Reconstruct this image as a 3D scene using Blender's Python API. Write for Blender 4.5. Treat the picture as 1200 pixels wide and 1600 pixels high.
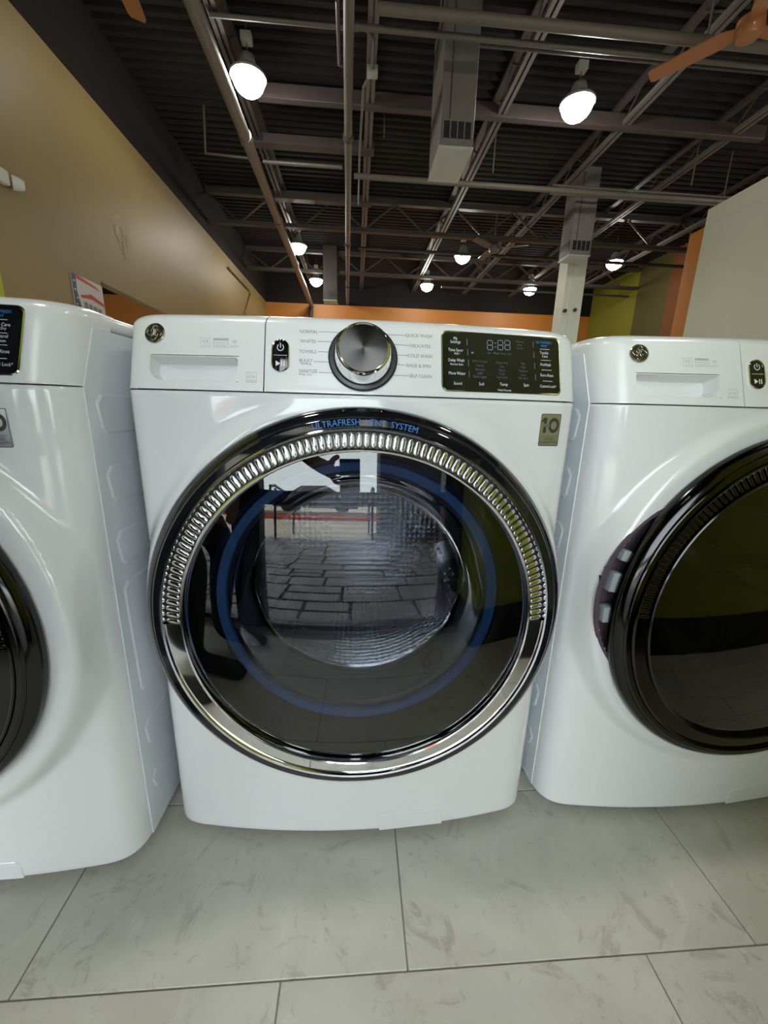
import bpy, bmesh, math, random
from mathutils import Vector, Matrix
random.seed(7)
for o in list(bpy.data.objects): bpy.data.objects.remove(o, do_unlink=True)
SC = bpy.context.scene
COL = SC.collection
PI = math.pi
# ------------------------------------------------------------------ camera
FPX = 620.68
CAM = Vector((-0.00667, -0.64673, 0.82572))
YAW, PITCH, ROLL = 0.07498, -0.25626, 0.02863
_f = Vector((math.sin(YAW)*math.cos(PITCH), math.cos(YAW)*math.cos(PITCH), math.sin(PITCH)))
_r = Vector((math.cos(YAW), -math.sin(YAW), 0)); _u = _r.cross(_f)
CR = math.cos(ROLL)*_r + math.sin(ROLL)*_u
CU = -math.sin(ROLL)*_r + math.cos(ROLL)*_u
cam_d = bpy.data.cameras.new('camera'); cam = bpy.data.objects.new('camera', cam_d); COL.objects.link(cam)
cam_d.sensor_fit = 'VERTICAL'; cam_d.sensor_height = 24; cam_d.sensor_width = 18
cam_d.lens = FPX/1600*24; cam_d.clip_start = 0.004; cam_d.clip_end = 200
CAMROT = Matrix((CR, CU, -_f)).transposed()
cam.matrix_world = Matrix.Translation(CAM) @ CAMROT.to_4x4()
SC.camera = cam
def ray(q):
    return CR*((q[0]-600)/FPX) + CU*(-(q[1]-800)/FPX) + _f
def on(q, ax, v):
    d = ray(q); return CAM + d*((v-CAM[ax])/d[ax])
# ------------------------------------------------------------------ world, exposure
W = bpy.data.worlds.new('sky'); SC.world = W; W.use_nodes = True
bg = W.node_tree.nodes['Background']; bg.inputs[0].default_value = (0.92, 0.965, 1.0, 1); bg.inputs[1].default_value = 6.9
vs = SC.view_settings; vs.view_transform = 'Standard'; vs.look = 'None'; vs.gamma = 1; vs.use_curve_mapping = False
vs.exposure = 0.0
LAMP_STRENGTH = 75
# ------------------------------------------------------------------ materials
MATS = {}
def mat(name, col, rough=.5, metal=0., noise=None, bump=0., bscale=200., coat=0., spec=.5, emit=None, rand=0.):
    if name in MATS: return MATS[name]
    m = bpy.data.materials.new(name); m.use_nodes = True; MATS[name] = m
    nt = m.node_tree; b = nt.nodes['Principled BSDF']
    b.inputs['Base Color'].default_value = (*col, 1); b.inputs['Roughness'].default_value = rough
    b.inputs['Metallic'].default_value = metal; b.inputs['Coat Weight'].default_value = coat
    b.inputs['Coat Roughness'].default_value = .04; b.inputs['Specular IOR Level'].default_value = spec
    tc = nt.nodes.new('ShaderNodeTexCoord')
    if noise:   # (scale, amount, second colour)
        n = nt.nodes.new('ShaderNodeTexNoise'); n.inputs['Scale'].default_value = noise[0]; n.inputs['Detail'].default_value = 6
        n.inputs['Roughness'].default_value = .62
        nt.links.new(tc.outputs['Object'], n.inputs['Vector'])
        r = nt.nodes.new('ShaderNodeValToRGB'); r.color_ramp.elements[0].position = .35; r.color_ramp.elements[1].position = .68
        r.color_ramp.elements[0].color = (*col, 1); r.color_ramp.elements[1].color = (*noise[1], 1)
        nt.links.new(n.outputs['Fac'], r.inputs[0]); nt.links.new(r.outputs[0], b.inputs['Base Color'])
    if bump:
        n2 = nt.nodes.new('ShaderNodeTexNoise'); n2.inputs['Scale'].default_value = bscale; n2.inputs['Detail'].default_value = 3
        nt.links.new(tc.outputs['Object'], n2.inputs['Vector'])
        bp = nt.nodes.new('ShaderNodeBump'); bp.inputs['Strength'].default_value = bump; bp.inputs['Distance'].default_value = .002
        nt.links.new(n2.outputs['Fac'], bp.inputs['Height']); nt.links.new(bp.outputs[0], b.inputs['Normal'])
    if emit:
        b.inputs['Emission Color'].default_value = (*emit[0], 1); b.inputs['Emission Strength'].default_value = emit[1]
    return m
def glass(name, tint, ior):
    if name in MATS: return MATS[name]
    m = bpy.data.materials.new(name); m.use_nodes = True; MATS[name] = m
    nt = m.node_tree; nt.nodes.clear()
    out = nt.nodes.new('ShaderNodeOutputMaterial'); mx = nt.nodes.new('ShaderNodeMixShader')
    tr = nt.nodes.new('ShaderNodeBsdfTransparent'); gl = nt.nodes.new('ShaderNodeBsdfGlossy'); fr = nt.nodes.new('ShaderNodeFresnel')
    tr.inputs[0].default_value = (*tint, 1); gl.inputs['Roughness'].default_value = 0.0; fr.inputs[0].default_value = ior
    geo = nt.nodes.new('ShaderNodeNewGeometry')   # same reflectance from both faces
    ma = nt.nodes.new('ShaderNodeMix'); ma.data_type = 'FLOAT'
    ma.inputs[2].default_value = ior; ma.inputs[3].default_value = 1/ior
    nt.links.new(geo.outputs['Backfacing'], ma.inputs[0])
    nt.links.new(fr.outputs[0], mx.inputs[0]); nt.links.new(tr.outputs[0], mx.inputs[1]); nt.links.new(gl.outputs[0], mx.inputs[2])
    nt.links.new(mx.outputs[0], out.inputs[0])
    return m
def floor_tile_mat():
    m = bpy.data.materials.new('porcelain_tile'); m.use_nodes = True; MATS['tile'] = m
    nt = m.node_tree; b = nt.nodes['Principled BSDF']; L = nt.links.new
    geo = nt.nodes.new('ShaderNodeNewGeometry'); oi = nt.nodes.new('ShaderNodeObjectInfo')
    ad = nt.nodes.new('ShaderNodeVectorMath'); ad.operation = 'MULTIPLY_ADD'
    rv = nt.nodes.new('ShaderNodeCombineXYZ'); L(oi.outputs['Random'], rv.inputs[0]); L(oi.outputs['Random'], rv.inputs[2])
    ad.inputs[1].default_value = (1, 1, 1)
    L(geo.outputs['Position'], ad.inputs[0]); L(rv.outputs[0], ad.inputs[2])
    def noise(s, d, dist=0, rough=.6):
        n = nt.nodes.new('ShaderNodeTexNoise'); n.inputs['Scale'].default_value = s; n.inputs['Detail'].default_value = d
        n.inputs['Distortion'].default_value = dist; n.inputs['Roughness'].default_value = rough; L(ad.outputs[0], n.inputs['Vector']); return n
    def ramp(src, a, ca, c, cc):
        r = nt.nodes.new('ShaderNodeValToRGB'); e = r.color_ramp.elements
        e[0].position = a; e[0].color = (*ca, 1); e[1].position = c; e[1].color = (*cc, 1); L(src, r.inputs[0]); return r
    def mul(a, c, fac=1, mode='MULTIPLY'):
        x = nt.nodes.new('ShaderNodeMix'); x.data_type = 'RGBA'; x.blend_type = mode; x.inputs[0].default_value = fac
        L(a, x.inputs[6]); L(c, x.inputs[7]); return x.outputs[2]
    base = ramp(noise(5, 7, .6).outputs[0], .3, (.545, .52, .455), .7, (.68, .66, .595))
    veins = ramp(noise(9, 8, 2.2, .7).outputs[0], .34, (.70, .69, .67), .44, (1, 1, 1))
    specks = ramp(noise(34, 5, 1.0, .7).outputs[0], .30, (.72, .71, .70), .40, (1, 1, 1))
    pale = ramp(noise(7, 6, 1.6, .65).outputs[0], .60, (0, 0, 0), .72, (.10, .10, .10))
    c1 = mul(base.outputs[0], veins.outputs[0], .8); c2 = mul(c1, specks.outputs[0], .8); c3 = mul(c2, pale.outputs[0], 1, 'ADD')
    L(c3, b.inputs['Base Color'])
    b.inputs['Roughness'].default_value = .42
    bp = nt.nodes.new('ShaderNodeBump'); bp.inputs['Strength'].default_value = .15; bp.inputs['Distance'].default_value = .002
    L(noise(60, 5).outputs[0], bp.inputs['Height']); L(bp.outputs[0], b.inputs['Normal'])
    return m
def drum_mat():
    m = mat('drum_steel', (.62, .63, .66), .16, 1.)
    nt = m.node_tree; b = nt.nodes['Principled BSDF']; L = nt.links.new
    tc = nt.nodes.new('ShaderNodeTexCoord'); v = nt.nodes.new('ShaderNodeTexVoronoi'); v.inputs['Scale'].default_value = 70
    v.inputs['Randomness'].default_value = .25
    L(tc.outputs['Object'], v.inputs['Vector'])
    r = nt.nodes.new('ShaderNodeValToRGB'); r.color_ramp.elements[0].position = .16; r.color_ramp.elements[0].color = (.02, .02, .025, 1)
    r.color_ramp.elements[1].position = .22; r.color_ramp.elements[1].color = (.62, .63, .66, 1)
    L(v.outputs['Distance'], r.inputs[0]); L(r.outputs[0], b.inputs['Base Color'])
    bp = nt.nodes.new('ShaderNodeBump'); bp.inputs['Strength'].default_value = .35; bp.inputs['Distance'].default_value = .004
    L(v.outputs['Distance'], bp.inputs['Height']); L(bp.outputs[0], b.inputs['Normal'])
    return m
WHITE = mat('white_enamel', (.80, .81, .82), .10, coat=.6)
WHITEP = mat('white_plastic', (.79, .80, .805), .22, coat=.25)
SIDEW = mat('white_painted_steel', (.74, .77, .81), .34)
BLACKG = mat('black_gloss', (.008, .008, .011), .06, coat=.6)
BLACKT = mat('black_trim', (.012, .012, .014), .22)
CHROME = mat('chrome', (.86, .86, .87), .05, 1.)
DCHROME = mat('black_chrome', (.055, .054, .056), .12, 1.)
DKGREY = mat('dark_recess', (.02, .02, .022), .35)
BLUE = mat('blue_lip', (.05, .20, .55), .25, coat=.3)
GASKET = mat('grey_gasket', (.085, .115, .16), .42)
INK = mat('grey_ink', (.16, .17, .18), .5)
INKL = mat('light_grey_ink', (.44, .46, .48), .5)
OLIVE = mat('champagne_bezel', (.50, .52, .30), .25, .8)
PLATE = mat('champagne_plate', (.40, .39, .27), .35, .6)
PLATES = mat('silver_plate', (.45, .45, .47), .35, .6)
PRINTW = mat('white_print', (.75, .76, .78), .5)
PRINTD = mat('dim_print', (.10, .11, .13), .5)
PRINTB = mat('blue_print', (.04, .22, .62), .4)
SEGM = mat('segment_grey', (.26, .29, .36), .5)
DRUM = drum_mat(); TILE = floor_tile_mat()
# ------------------------------------------------------------------ mesh helpers
def tag(o, label=None, cat=None, group=None, kind=None):
    if label: o['label'] = label
    if cat: o['category'] = cat
    if group: o['group'] = group
    if kind: o['kind'] = kind
    return o
def link(name, me, m, parent=None, smooth=True, loc=None):
    o = bpy.data.objects.new(name, me); COL.objects.link(o)
    if m is not None and not me.materials: me.materials.append(m)
    if smooth:
        me.polygons.foreach_set('use_smooth', [True]*len(me.polygons))
    if parent: o.parent = parent
    if loc is not None: o.location = loc
    return o
def from_bm(name, bm, m, parent=None, smooth=False, loc=None, auto=None):
    bmesh.ops.recalc_face_normals(bm, faces=bm.faces)
    me = bpy.data.meshes.new(name); bm.to_mesh(me); bm.free()
    if auto:
        o = link(name, me, m, parent, True, loc)
        me.set_sharp_from_angle(angle=math.radians(auto)); return o
    return link(name, me, m, parent, smooth, loc)
def from_py(name, v, f, m, parent=None, smooth=True, loc=None, recalc=False):
    me = bpy.data.meshes.new(name); me.from_pydata([tuple(a) for a in v], [], f); me.update()
    if recalc:
        bm = bmesh.new(); bm.from_mesh(me); bmesh.ops.recalc_face_normals(bm, faces=bm.faces); bm.to_mesh(me); bm.free()
    return link(name, me, m, parent, smooth, loc)
def empty(name, loc, rz=0):
    o = bpy.data.objects.new(name, None); COL.objects.link(o); o.location = loc; o.rotation_euler = (0, 0, rz); o.empty_display_size = .1
    return o
def bbox(bm, lo, hi, bevel=0, seg=2):
    r = bmesh.ops.create_cube(bm, size=1)
    vs_ = r['verts']; lo = Vector(lo); hi = Vector(hi)
    for v in vs_: v.co = Vector(((v.co.x+.5)*(hi.x-lo.x)+lo.x, (v.co.y+.5)*(hi.y-lo.y)+lo.y, (v.co.z+.5)*(hi.z-lo.z)+lo.z))
    if bevel:
        es = list({e for v in vs_ for e in v.link_edges})
        bmesh.ops.bevel(bm, geom=es, offset=bevel, segments=seg, affect='EDGES', profile=.5)
def box(name, lo, hi, m, parent=None, bevel=0, seg=2, loc=None):
    bm = bmesh.new(); bbox(bm, lo, hi, bevel, seg); return from_bm(name, bm, m, parent, loc=loc, auto=40 if bevel else None)
def boxes(name, lst, m, parent=None, bevel=0):
    bm = bmesh.new()
    for lo, hi in lst: bbox(bm, lo, hi, bevel, 1)
    return from_bm(name, bm, m, parent)
def tube_bm(bm, pts, r, n=10, cap=True):
    pts = [Vector(p) for p in pts]; rings = []
    for i, p_ in enumerate(pts):
        t = ((pts[min(i+1, len(pts)-1)]-p_).normalized() + (p_-pts[max(i-1, 0)]).normalized()).normalized()
        a = Vector((0, 0, 1)) if abs(t.z) < .9 else Vector((1, 0, 0))
        x = t.cross(a).normalized(); y = t.cross(x)
        rr = r[i] if isinstance(r, (list, tuple)) else r
        rings.append([bm.verts.new(p_ + (x*math.cos(k/n*2*PI)+y*math.sin(k/n*2*PI))*rr) for k in range(n)])
    for a, b in zip(rings, rings[1:]):
        for k in range(n): bm.faces.new((a[k], a[(k+1) % n], b[(k+1) % n], b[k]))
    if cap: bm.faces.new(rings[0]); bm.faces.new(rings[-1])
def tube(name, pts, r, m, parent=None, n=10, loc=None):
    bm = bmesh.new(); tube_bm(bm, pts, r, n); return from_bm(name, bm, m, parent, auto=50, loc=loc)
def lathe(name, prof, m, parent=None, n=128, a0=0., a1=2*PI, loc=None, closed=False, auto=35):
    """revolve (radius, y) around the local Y axis"""
    full = abs(a1-a0-2*PI) < 1e-6; cnt = n if full else n+1
    v = []; f = []
    for i in range(cnt):
        a = a0+(a1-a0)*i/n
        for r_, y_ in prof: v.append((r_*math.cos(a), y_, r_*math.sin(a)))
    k = len(prof)
    for i in range(n):
        j = (i+1) % cnt
        for q in range(k if closed else k-1):
            q2 = (q+1) % k
            f.append((i*k+q, j*k+q, j*k+q2, i*k+q2))
    me = bpy.data.meshes.new(name); me.from_pydata(v, [], f); me.update()
    bm = bmesh.new(); bm.from_mesh(me); bmesh.ops.remove_doubles(bm, verts=bm.verts, dist=1e-6)
    bmesh.ops.recalc_face_normals(bm, faces=bm.faces); bm.to_mesh(me); bm.free()
    o = link(name, me, m, parent, True, loc); me.set_sharp_from_angle(angle=math.radians(auto)); return o
_txt = {}
def text2d(s, size):
    """flat letter mesh (verts 2D centred, faces)"""
    key = (s, size)
    if key in _txt: return _txt[key]
    cu = bpy.data.curves.new('t', 'FONT'); cu.body = s; cu.size = size; cu.align_x = 'CENTER'; cu.align_y = 'CENTER'; cu.resolution_u = 2
    o = bpy.data.objects.new('t', cu); COL.objects.link(o)
    dg = bpy.context.evaluated_depsgraph_get(); ev = o.evaluated_get(dg); me = ev.to_mesh()
    v = [(a.co.x, a.co.y) for a in me.vertices]; f = [tuple(p_.vertices) for p_ in me.polygons]
    if v:
        ys = [a[1] for a in v]; cy = (min(ys)+max(ys))/2; v = [(a[0], a[1]-cy) for a in v]
    ev.to_mesh_clear(); bpy.data.objects.remove(o, do_unlink=True); bpy.data.curves.remove(cu)
    _txt[key] = (v, f); return v, f
class Flat:
    """collects flat 2D print and maps it to a surface"""
    def __init__(s): s.v = []; s.f = []
    def add(s, v, f): 
        n = len(s.v); s.v += v; s.f += [tuple(i+n for i in q) for q in f]
    def text(s, t, x, z, size, sx=1.):
        v, f = text2d(t, size); s.add([(a[0]*sx+x, a[1]+z) for a in v], f)
    def rect(s, x0, z0, x1, z1): s.add([(x0, z0), (x1, z0), (x1, z1), (x0, z1)], [(0, 1, 2, 3)])
    def quad(s, *p4): s.add(list(p4), [(0, 1, 2, 3)])
    def frame(s, x0, z0, x1, z1, t):
        s.rect(x0, z0, x1, z0+t); s.rect(x0, z1-t, x1, z1); s.rect(x0, z0+t, x0+t, z1-t); s.rect(x1-t, z0+t, x1, z1-t)
    def arc(s, cx, cz, r, t, a0, a1, n=20):
        v = []; f = []
        for i in range(n+1):
            a = a0+(a1-a0)*i/n
            v += [(cx+r*math.cos(a), cz+r*math.sin(a)), (cx+(r-t)*math.cos(a), cz+(r-t)*math.sin(a))]
        for i in range(n): f.append((2*i, 2*i+2, 2*i+3, 2*i+1))
        s.add(v, f)
    def poly(s, pts): s.add(list(pts), [tuple(range(len(pts)))])
    def line(s, pts, t):
        for (x0, z0), (x1, z1) in zip(pts, pts[1:]):
            dx, dz = x1-x0, z1-z0; L = math.hypot(dx, dz) or 1; nx, nz = -dz/L*t/2, dx/L*t/2
            s.quad((x0+nx, z0+nz), (x1+nx, z1+nz), (x1-nx, z1-nz), (x0-nx, z0-nz))
    def build(s, name, m, parent, fn): return tag(from_py(name, [fn(x, z) for x, z in s.v], s.f, m, parent, smooth=False), kind='stuff')
def rrect(x0, z0, x1, z1, r, n=6):
    """rounded rectangle outline, r may be 4 radii (bl, br, tr, tl)"""
    rs = r if isinstance(r, (tuple, list)) else (r,)*4
    P = []
    for (cx, cz, a, rr) in ((x0+rs[0], z0+rs[0], PI, rs[0]), (x1-rs[1], z0+rs[1], 1.5*PI, rs[1]), (x1-rs[2], z1-rs[2], 0, rs[2]), (x0+rs[3], z1-rs[3], .5*PI, rs[3])):
        for i in range(n+1): P.append((cx+rr*math.cos(a+i/n*PI/2), cz+rr*math.sin(a+i/n*PI/2)))
    return P
def loops(name, lps, m, parent, cap=True, smooth=True, auto=40):
    """skin a list of equal-length loops of 3D points"""
    v = [p_ for l in lps for p_ in l]; n = len(lps[0]); f = []
    for i in range(len(lps)-1):
        for k in range(n): f.append((i*n+k, i*n+(k+1) % n, (i+1)*n+(k+1) % n, (i+1)*n+k))
    if cap: f.append(tuple((len(lps)-1)*n+k for k in range(n)))
    o = from_py(name, v, f, m, parent, smooth=True)
    o.data.set_sharp_from_angle(angle=math.radians(auto)); return o
# ================================================================== THE ROOM
DECK = 4.95; YF = 14.0; XL = -3.0; XR = 8.1; YB = -0.88; XLL = -11.0
TAN = mat('tan_wall', (.28, .202, .080), .46, noise=(1.2, (.295, .214, .088)), bump=.10, bscale=90)
BLK = mat('black_wall', (.017, .0140, .0135), .85, spec=.2, bump=.2, bscale=60)
ORANGE = mat('orange_wall', (.52, .19, .030), .5, bump=.1, bscale=60)
LIME = mat('lime_wall', (.46, .52, .035), .5)
OLIVEW = mat('olive_wall', (.085, .075, .018), .6)
BEIGE = mat('beige_wall', (.66, .68, .57), .55, bump=.1, bscale=60)
CEIL = mat('black_deck', (.024, .0195, .0205), .8, spec=.2)
STEEL = mat('dark_steel', (.062, .053, .052), .5)
STEELL = mat('grey_conduit', (.145, .135, .132), .45, .2)
STEELB = mat('brown_beam', (.066, .049, .049), .6)
PIPE = mat('silver_pipe', (.20, .185, .175), .30, .25)
GALV = mat('galvanised_duct', (.19, .175, .172), .5, .25, noise=(6, (.23, .21, .205)))
def struct(o): return tag(o, kind='structure')
# floor base and tiles
GROUT = mat('grout', (.29, .275, .245), .8)
fl = struct(box('floor', (XLL-.2, YB-.12, -.06), (XR+.2, YF+.2, -.0022), GROUT))
TX, TY = .57, .282
bm = bmesh.new(); bbox(bm, (0.0012, .0012, -.004), (TX-.0012, TY-.0012, 0), .0008, 1)
tile_me = bpy.data.meshes.new('floor_tile'); bm.to_mesh(tile_me); bm.free(); tile_me.materials.append(TILE)
cells = []
for k in range(-3, 50):
    y0 = -.245 + TY*k
    off = .08 - .19*((-k) % 3)
    for i in range(-22, 16):
        x0 = off + TX*i
        if x0 < XLL-.1 or x0+TX > XR+.1 or y0 < YB-.1 or y0+TY > YF+.1: continue
        d = math.hypot(x0+TX/2, (y0+.1)*1.2)
        cells.append((d, x0, y0))
cells.sort()
for d, x0, y0 in cells[:290]:
    o = link('floor_tile', tile_me, None, fl, False, (x0, y0, 0))
bm = bmesh.new()
for d, x0, y0 in cells[290:]: bbox(bm, (x0+.001, y0+.001, -.004), (x0+TX-.001, y0+TY-.001, 0))
tag(from_bm('far_tiles', bm, TILE, fl), kind='stuff')
# walls
lw = [((XL-.12, YB, 2.16), (XL, YF, 4.1)), ((XL-.12, 3.32, 0), (XL, 4.74, 2.16)), ((XL-.12, YB, 0), (XL, 3.32, 2.16))]
wl = struct(boxes('wall_left', lw, TAN))
struct(box('trim_1', (XL-.002, YB, .0), (XL+.004, 3.30, 4.1), LIME))
struct(box('trim_2', (XL-.12, YB, 4.1), (XL+.005, YF, DECK+.05), BLK))
wf = struct(box('wall_back', (XLL, YF, 0), (XR+.1, YF+.12, 4.1), ORANGE))
struct(box('trim_3', (XLL, YF-.02, 4.1), (XR+.1, YF+.12, DECK+.05), BLK))
struct(box('wall_right', (XR, 11.6, 0), (XR+.12, YF, DECK+.05), mat('olive_lime', (.21, .205, .02), .6)))
struct(box('trim_4', (XR, 10.36, 0), (XR+.12, 11.6, DECK+.05), OLIVEW))
struct(box('trim_5', (XR, YB, 0), (XR+.12, 10.36, DECK+.05), mat('rust_wall', (.17, .055, .014), .6)))
struct(box('wall_far_left', (XLL-.12, YB, 0), (XLL, YF, DECK+.05), TAN))
# white partition with orange end
pt = struct(box('wall_partition', (5.75, YB, 0), (5.95, 6.575, 4.13), BEIGE))
struct(box('trim_6', (5.742, YB, 3.845), (5.752, 6.575, 3.865), mat('pale_lip', (.66, .66, .60), .5)))
struct(box('trim_7', (5.75, 6.576, 0), (5.95, 6.88, 3.88), ORANGE))
# roof deck: trapezoidal ribs running across the room
prof = []; y = YB
while y < YF:
    prof += [(y, DECK), (y+.055, DECK), (y+.075, DECK+.045), (y+.125, DECK+.045), (y+.145, DECK)]; y += .15
v = []; f = []
for (py_, pz) in prof: v += [(XLL, py_, pz), (XR+.1, py_, pz)]
for i in range(len(prof)-1): f.append((2*i, 2*i+1, 2*i+3, 2*i+2))
n0 = len(v); v += [(XLL-.1, YB-.2, 5.1), (XR+.2, YB-.2, 5.1), (XR+.2, YF+.2, 5.1), (XLL-.1, YF+.2, 5.1)]; f.append((n0, n0+1, n0+2, n0+3))  # flat unseen sheet over the deck, added to keep sky light from leaking in
struct(from_py('ceiling', v, f, CEIL, smooth=False))
# storefront wall behind the camera
bays = [(-10.6, -9.2), (-9.1, -7.7), (-7.6, -6.2), (-6.1, -4.6), (-4.5, -3.2), (-2.9, -1.85), (-1.76, -.60), (-.51, .46), (2.40, 3.5), (3.6, 4.6), (4.7, 5.6)]
ZT = 3.05
ws = []; xs = [XLL] + [e for b in bays for e in b] + [XR+.1]
for i in range(0, len(xs), 2): ws.append(((xs[i], YB-.10, 0), (xs[i+1], YB, ZT)))
ws.append(((XLL, YB-.10, ZT), (XR+.1, YB, DECK+.05)))
struct(boxes('wall_front', ws, BLK))
ALU = mat('dark_aluminium', (.035, .035, .038), .35, .6)
PANE = glass('window_glass', (.93, .96, .95), 1.45)
for i, (a, b) in enumerate(bays):
    fr = struct(boxes('window_%d' % (i+1), [((a, YB-.085, 0), (a+.03, YB-.015, ZT)), ((b-.03, YB-.085, 0), (b, YB-.015, ZT)), ((a+.03, YB-.085, 0), (b-.03, YB-.015, .03)),
        ((a+.03, YB-.085, ZT-.06), (b-.03, YB-.015, ZT)), ((a+.03, YB-.08, .66), (b-.03, YB-.01, .73))], ALU))
    for z0, z1 in ((.03, .66), (.73, ZT-.06)): box('pane', (a+.03, YB-.053, z0), (b-.03, YB-.047, z1), PANE, fr)
# green knee wall to the right of the window bay
struct(box('wall_green', (.52, YB, .2), (2.34, -.66, 2.7), LIME))
struct(box('baseboard_green', (.515, YB, 0), (2.345, -.65, .2), BLACKT))
# ================================================================== WASHING MACHINES
ZS = .8425; ZB = .02; DC = (.003, .497)      # seam height, panel bottom, door centre
def bow(x): return -.05 + .05*(x/.42)**2
def plan():
    """half plan of the front: list of (x, y) from -x to +x with round corners"""
    cor = []
    p0, p1, p2, p3 = Vector((.30, bow(.30))), Vector((.332, bow(.30)+.0065)), Vector((.353, -.006)), Vector((.353, .034))
    for i in range(1, 15):
        t = i/14; cor.append(p0*(1-t)**3+3*p1*t*(1-t)**2+3*p2*t*t*(1-t)+p3*t**3)
    return cor
CORNER = plan()
def plan_pts(xs_):
    L = [(-c_.x, c_.y) for c_ in reversed(CORNER)] + [(x, bow(x)) for x in xs_] + [(c_.x, c_.y) for c_ in CORNER]
    return L
def sstep(a, b, x):
    t = min(1, max(0, (x-a)/(b-a))); return t*t*(3-2*t)
SL = .35
def panel(x, z, off=0.):       # a point on the slanted control panel face
    n = Vector((-.1*x/.1764*.0, -1, SL)).normalized()
    return Vector((x, bow(x)+SL*(z-ZS), z)) + n*off
def front(x, z, off=0.): return Vector((x, bow(x)-off, z))
def panel_px(q):
    d = ray(q); t = (-.03-CAM.y)/d.y
    for _ in range(25):
        P = CAM+d*t; t += (bow(P.x)+SL*(P.z-ZS)-P.y)/d.y
    P = CAM+d*t; return P.x, P.z
def pxm(q, f=1.): return f*.00094
HP = .092; RT = .022
def panel_section():
    S = [(.0, 0.), (.0008, 0.)]
    hs = [.004, .0145, .0145+.001]
    for h in sorted(set([.004, .012, .030, .0485, .06, .075, HP])): S.append((h, SL*h))
    for i in range(1, 9):
        a = i/8*PI/2*.95; S.append((HP+RT*math.sin(a)*.82, SL*HP+RT*(1-math.cos(a))+RT*.25*math.sin(a)))
    return S
PKX0, PKX1, PKZ0, PKZ1 = -.3095, -.1755, ZS+.012, ZS+.0485
def panel_mesh(name, x0, x1, left, right, hole, m, parent):
    xs_ = []
    stops = sorted(set([x0, x1] + ([PKX0, PKX1] if hole else [])))
    for a, b in zip(stops, stops[1:]):
        k = max(2, int((b-a)/.012))
        for i in range(k): xs_.append(a+(b-a)*i/k)
    xs_.append(x1)
    ext = [Vector((.3515, .085))]
    cols = ([(-c_.x, c_.y) for c_ in ext+list(reversed(CORNER))] if left else []) + [(x, bow(x)) for x in xs_] + ([(c_.x, c_.y) for c_ in CORNER+ext] if right else [])
    S = panel_section(); v = []; f = []
    for (h, bk) in S:
        t = max(0, (h-HP)/RT); sx = 1-.045*t*t
        for (x, y) in cols: v.append((x*sx, y+bk, ZS+.001+h))
    nC = len(cols)
    # top return running back
    for (x, y) in cols: v.append((x*.955, .165, ZS+.104))
    for i in range(len(S)):
        for k in range(nC-1):
            if hole and i < len(S)-1:
                cx = (cols[k][0]+cols[k+1][0])/2; hz = (S[i][0]+S[i+1][0])/2
                if PKX0 < cx < PKX1 and PKZ0-ZS < hz < PKZ1-ZS: continue
            f.append((i*nC+k, i*nC+k+1, (i+1)*nC+k+1, (i+1)*nC+k))
    # end walls at the split so the gap reads as a joint
    def endwall(k):
        b0 = len(v)
        for i in range(len(S)+1):
            p_ = v[i*nC+k]; v.append((p_[0], p_[1]+.02 if i < len(S) else p_[1], p_[2]-(.0 if i < len(S)-6 else .004)))
        for i in range(len(S)): f.append((i*nC+k, (i+1)*nC+k, b0+i+1, b0+i))
    if not left: endwall(0)
    if not right: endwall(nC-1)
    o = from_py(name, v, f, m, parent); o.data.set_sharp_from_angle(angle=math.radians(30)); return o
def front_panel(parent, recess=False):
    nx = 250 if recess else 100
    xs_ = [-.30+.60*i/nx for i in range(nx+1)]
    cols = plan_pts(xs_); nz = 330 if recess else 132; v = []; f = []
    zs_ = [ZB-.002, ZB, ZB+.003] + [ZB+.006+(ZS-.002-ZB-.006)*i/nz for i in range(nz+1)] + [ZS-.0005]
    ins = [.012, .003, .0006]+[0]*(nz+1)+[.004]
    for z, q in zip(zs_, ins):
        for (x, y) in cols:
            r = math.hypot(x-DC[0], z-DC[1]); t = sstep(.362, .331, r)
            yy = y*(1-t) + (-.0535)*t if abs(x) < .345 else y
            v.append((x*(1-q*.6), yy+q, z))
    nC = len(cols)
    for i in range(len(zs_)-1):
        for k in range(nC-1):
            cx = (cols[k][0]+cols[k+1][0])/2; cz = (zs_[i]+zs_[i+1])/2
            if math.hypot(cx-DC[0], cz-DC[1]) < .285: continue
            if recess:
                ta = (math.atan2(cz-DC[1], cx-DC[0]) % (2*PI)-math.radians(146))/math.radians(53)
                if 0 < ta < 1 and math.hypot(cx-DC[0], cz-DC[1]) < .3105+.0300*math.sin(PI*ta)**.8: continue
            f.append((i*nC+k, i*nC+k+1, (i+1)*nC+k+1, (i+1)*nC+k))
    # bottom return
    b0 = len(v)
    for (x, y) in cols: v.append((x*.98, .08, ZB-.002))
    for k in range(nC-1): f.append((k, k+1, b0+k+1, b0+k))
    return from_py('front_panel', v, f, WHITE, parent)
def cabinet(parent):
    """side panels, back and bottom as one bent sheet shell"""
    pr = [(.032, ZB), (.032, ZS), (.070, ZS+.084), (.70, ZS+.084), (.70, ZB)]   # (y, z)
    bm = bmesh.new()
    for sx in (-1, 1):
        x0 = .3545*sx; x1 = .3505*sx
        a = [bm.verts.new((x0, y_, z_)) for y_, z_ in pr]; b = [bm.verts.new((x1, y_, z_)) for y_, z_ in pr]
        bm.faces.new(a); bm.faces.new(b)
        for i in range(5): bm.faces.new((a[i], a[(i+1) % 5], b[(i+1) % 5], b[i]))
    bbox(bm, (-.3504, .693, ZB), (.3504, .70, ZS+.08)); bbox(bm, (-.3504, .06, ZB), (.3504, .69, ZB+.006))
    return from_bm('cabinet', bm, SIDEW, parent)
FINM = {}
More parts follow.
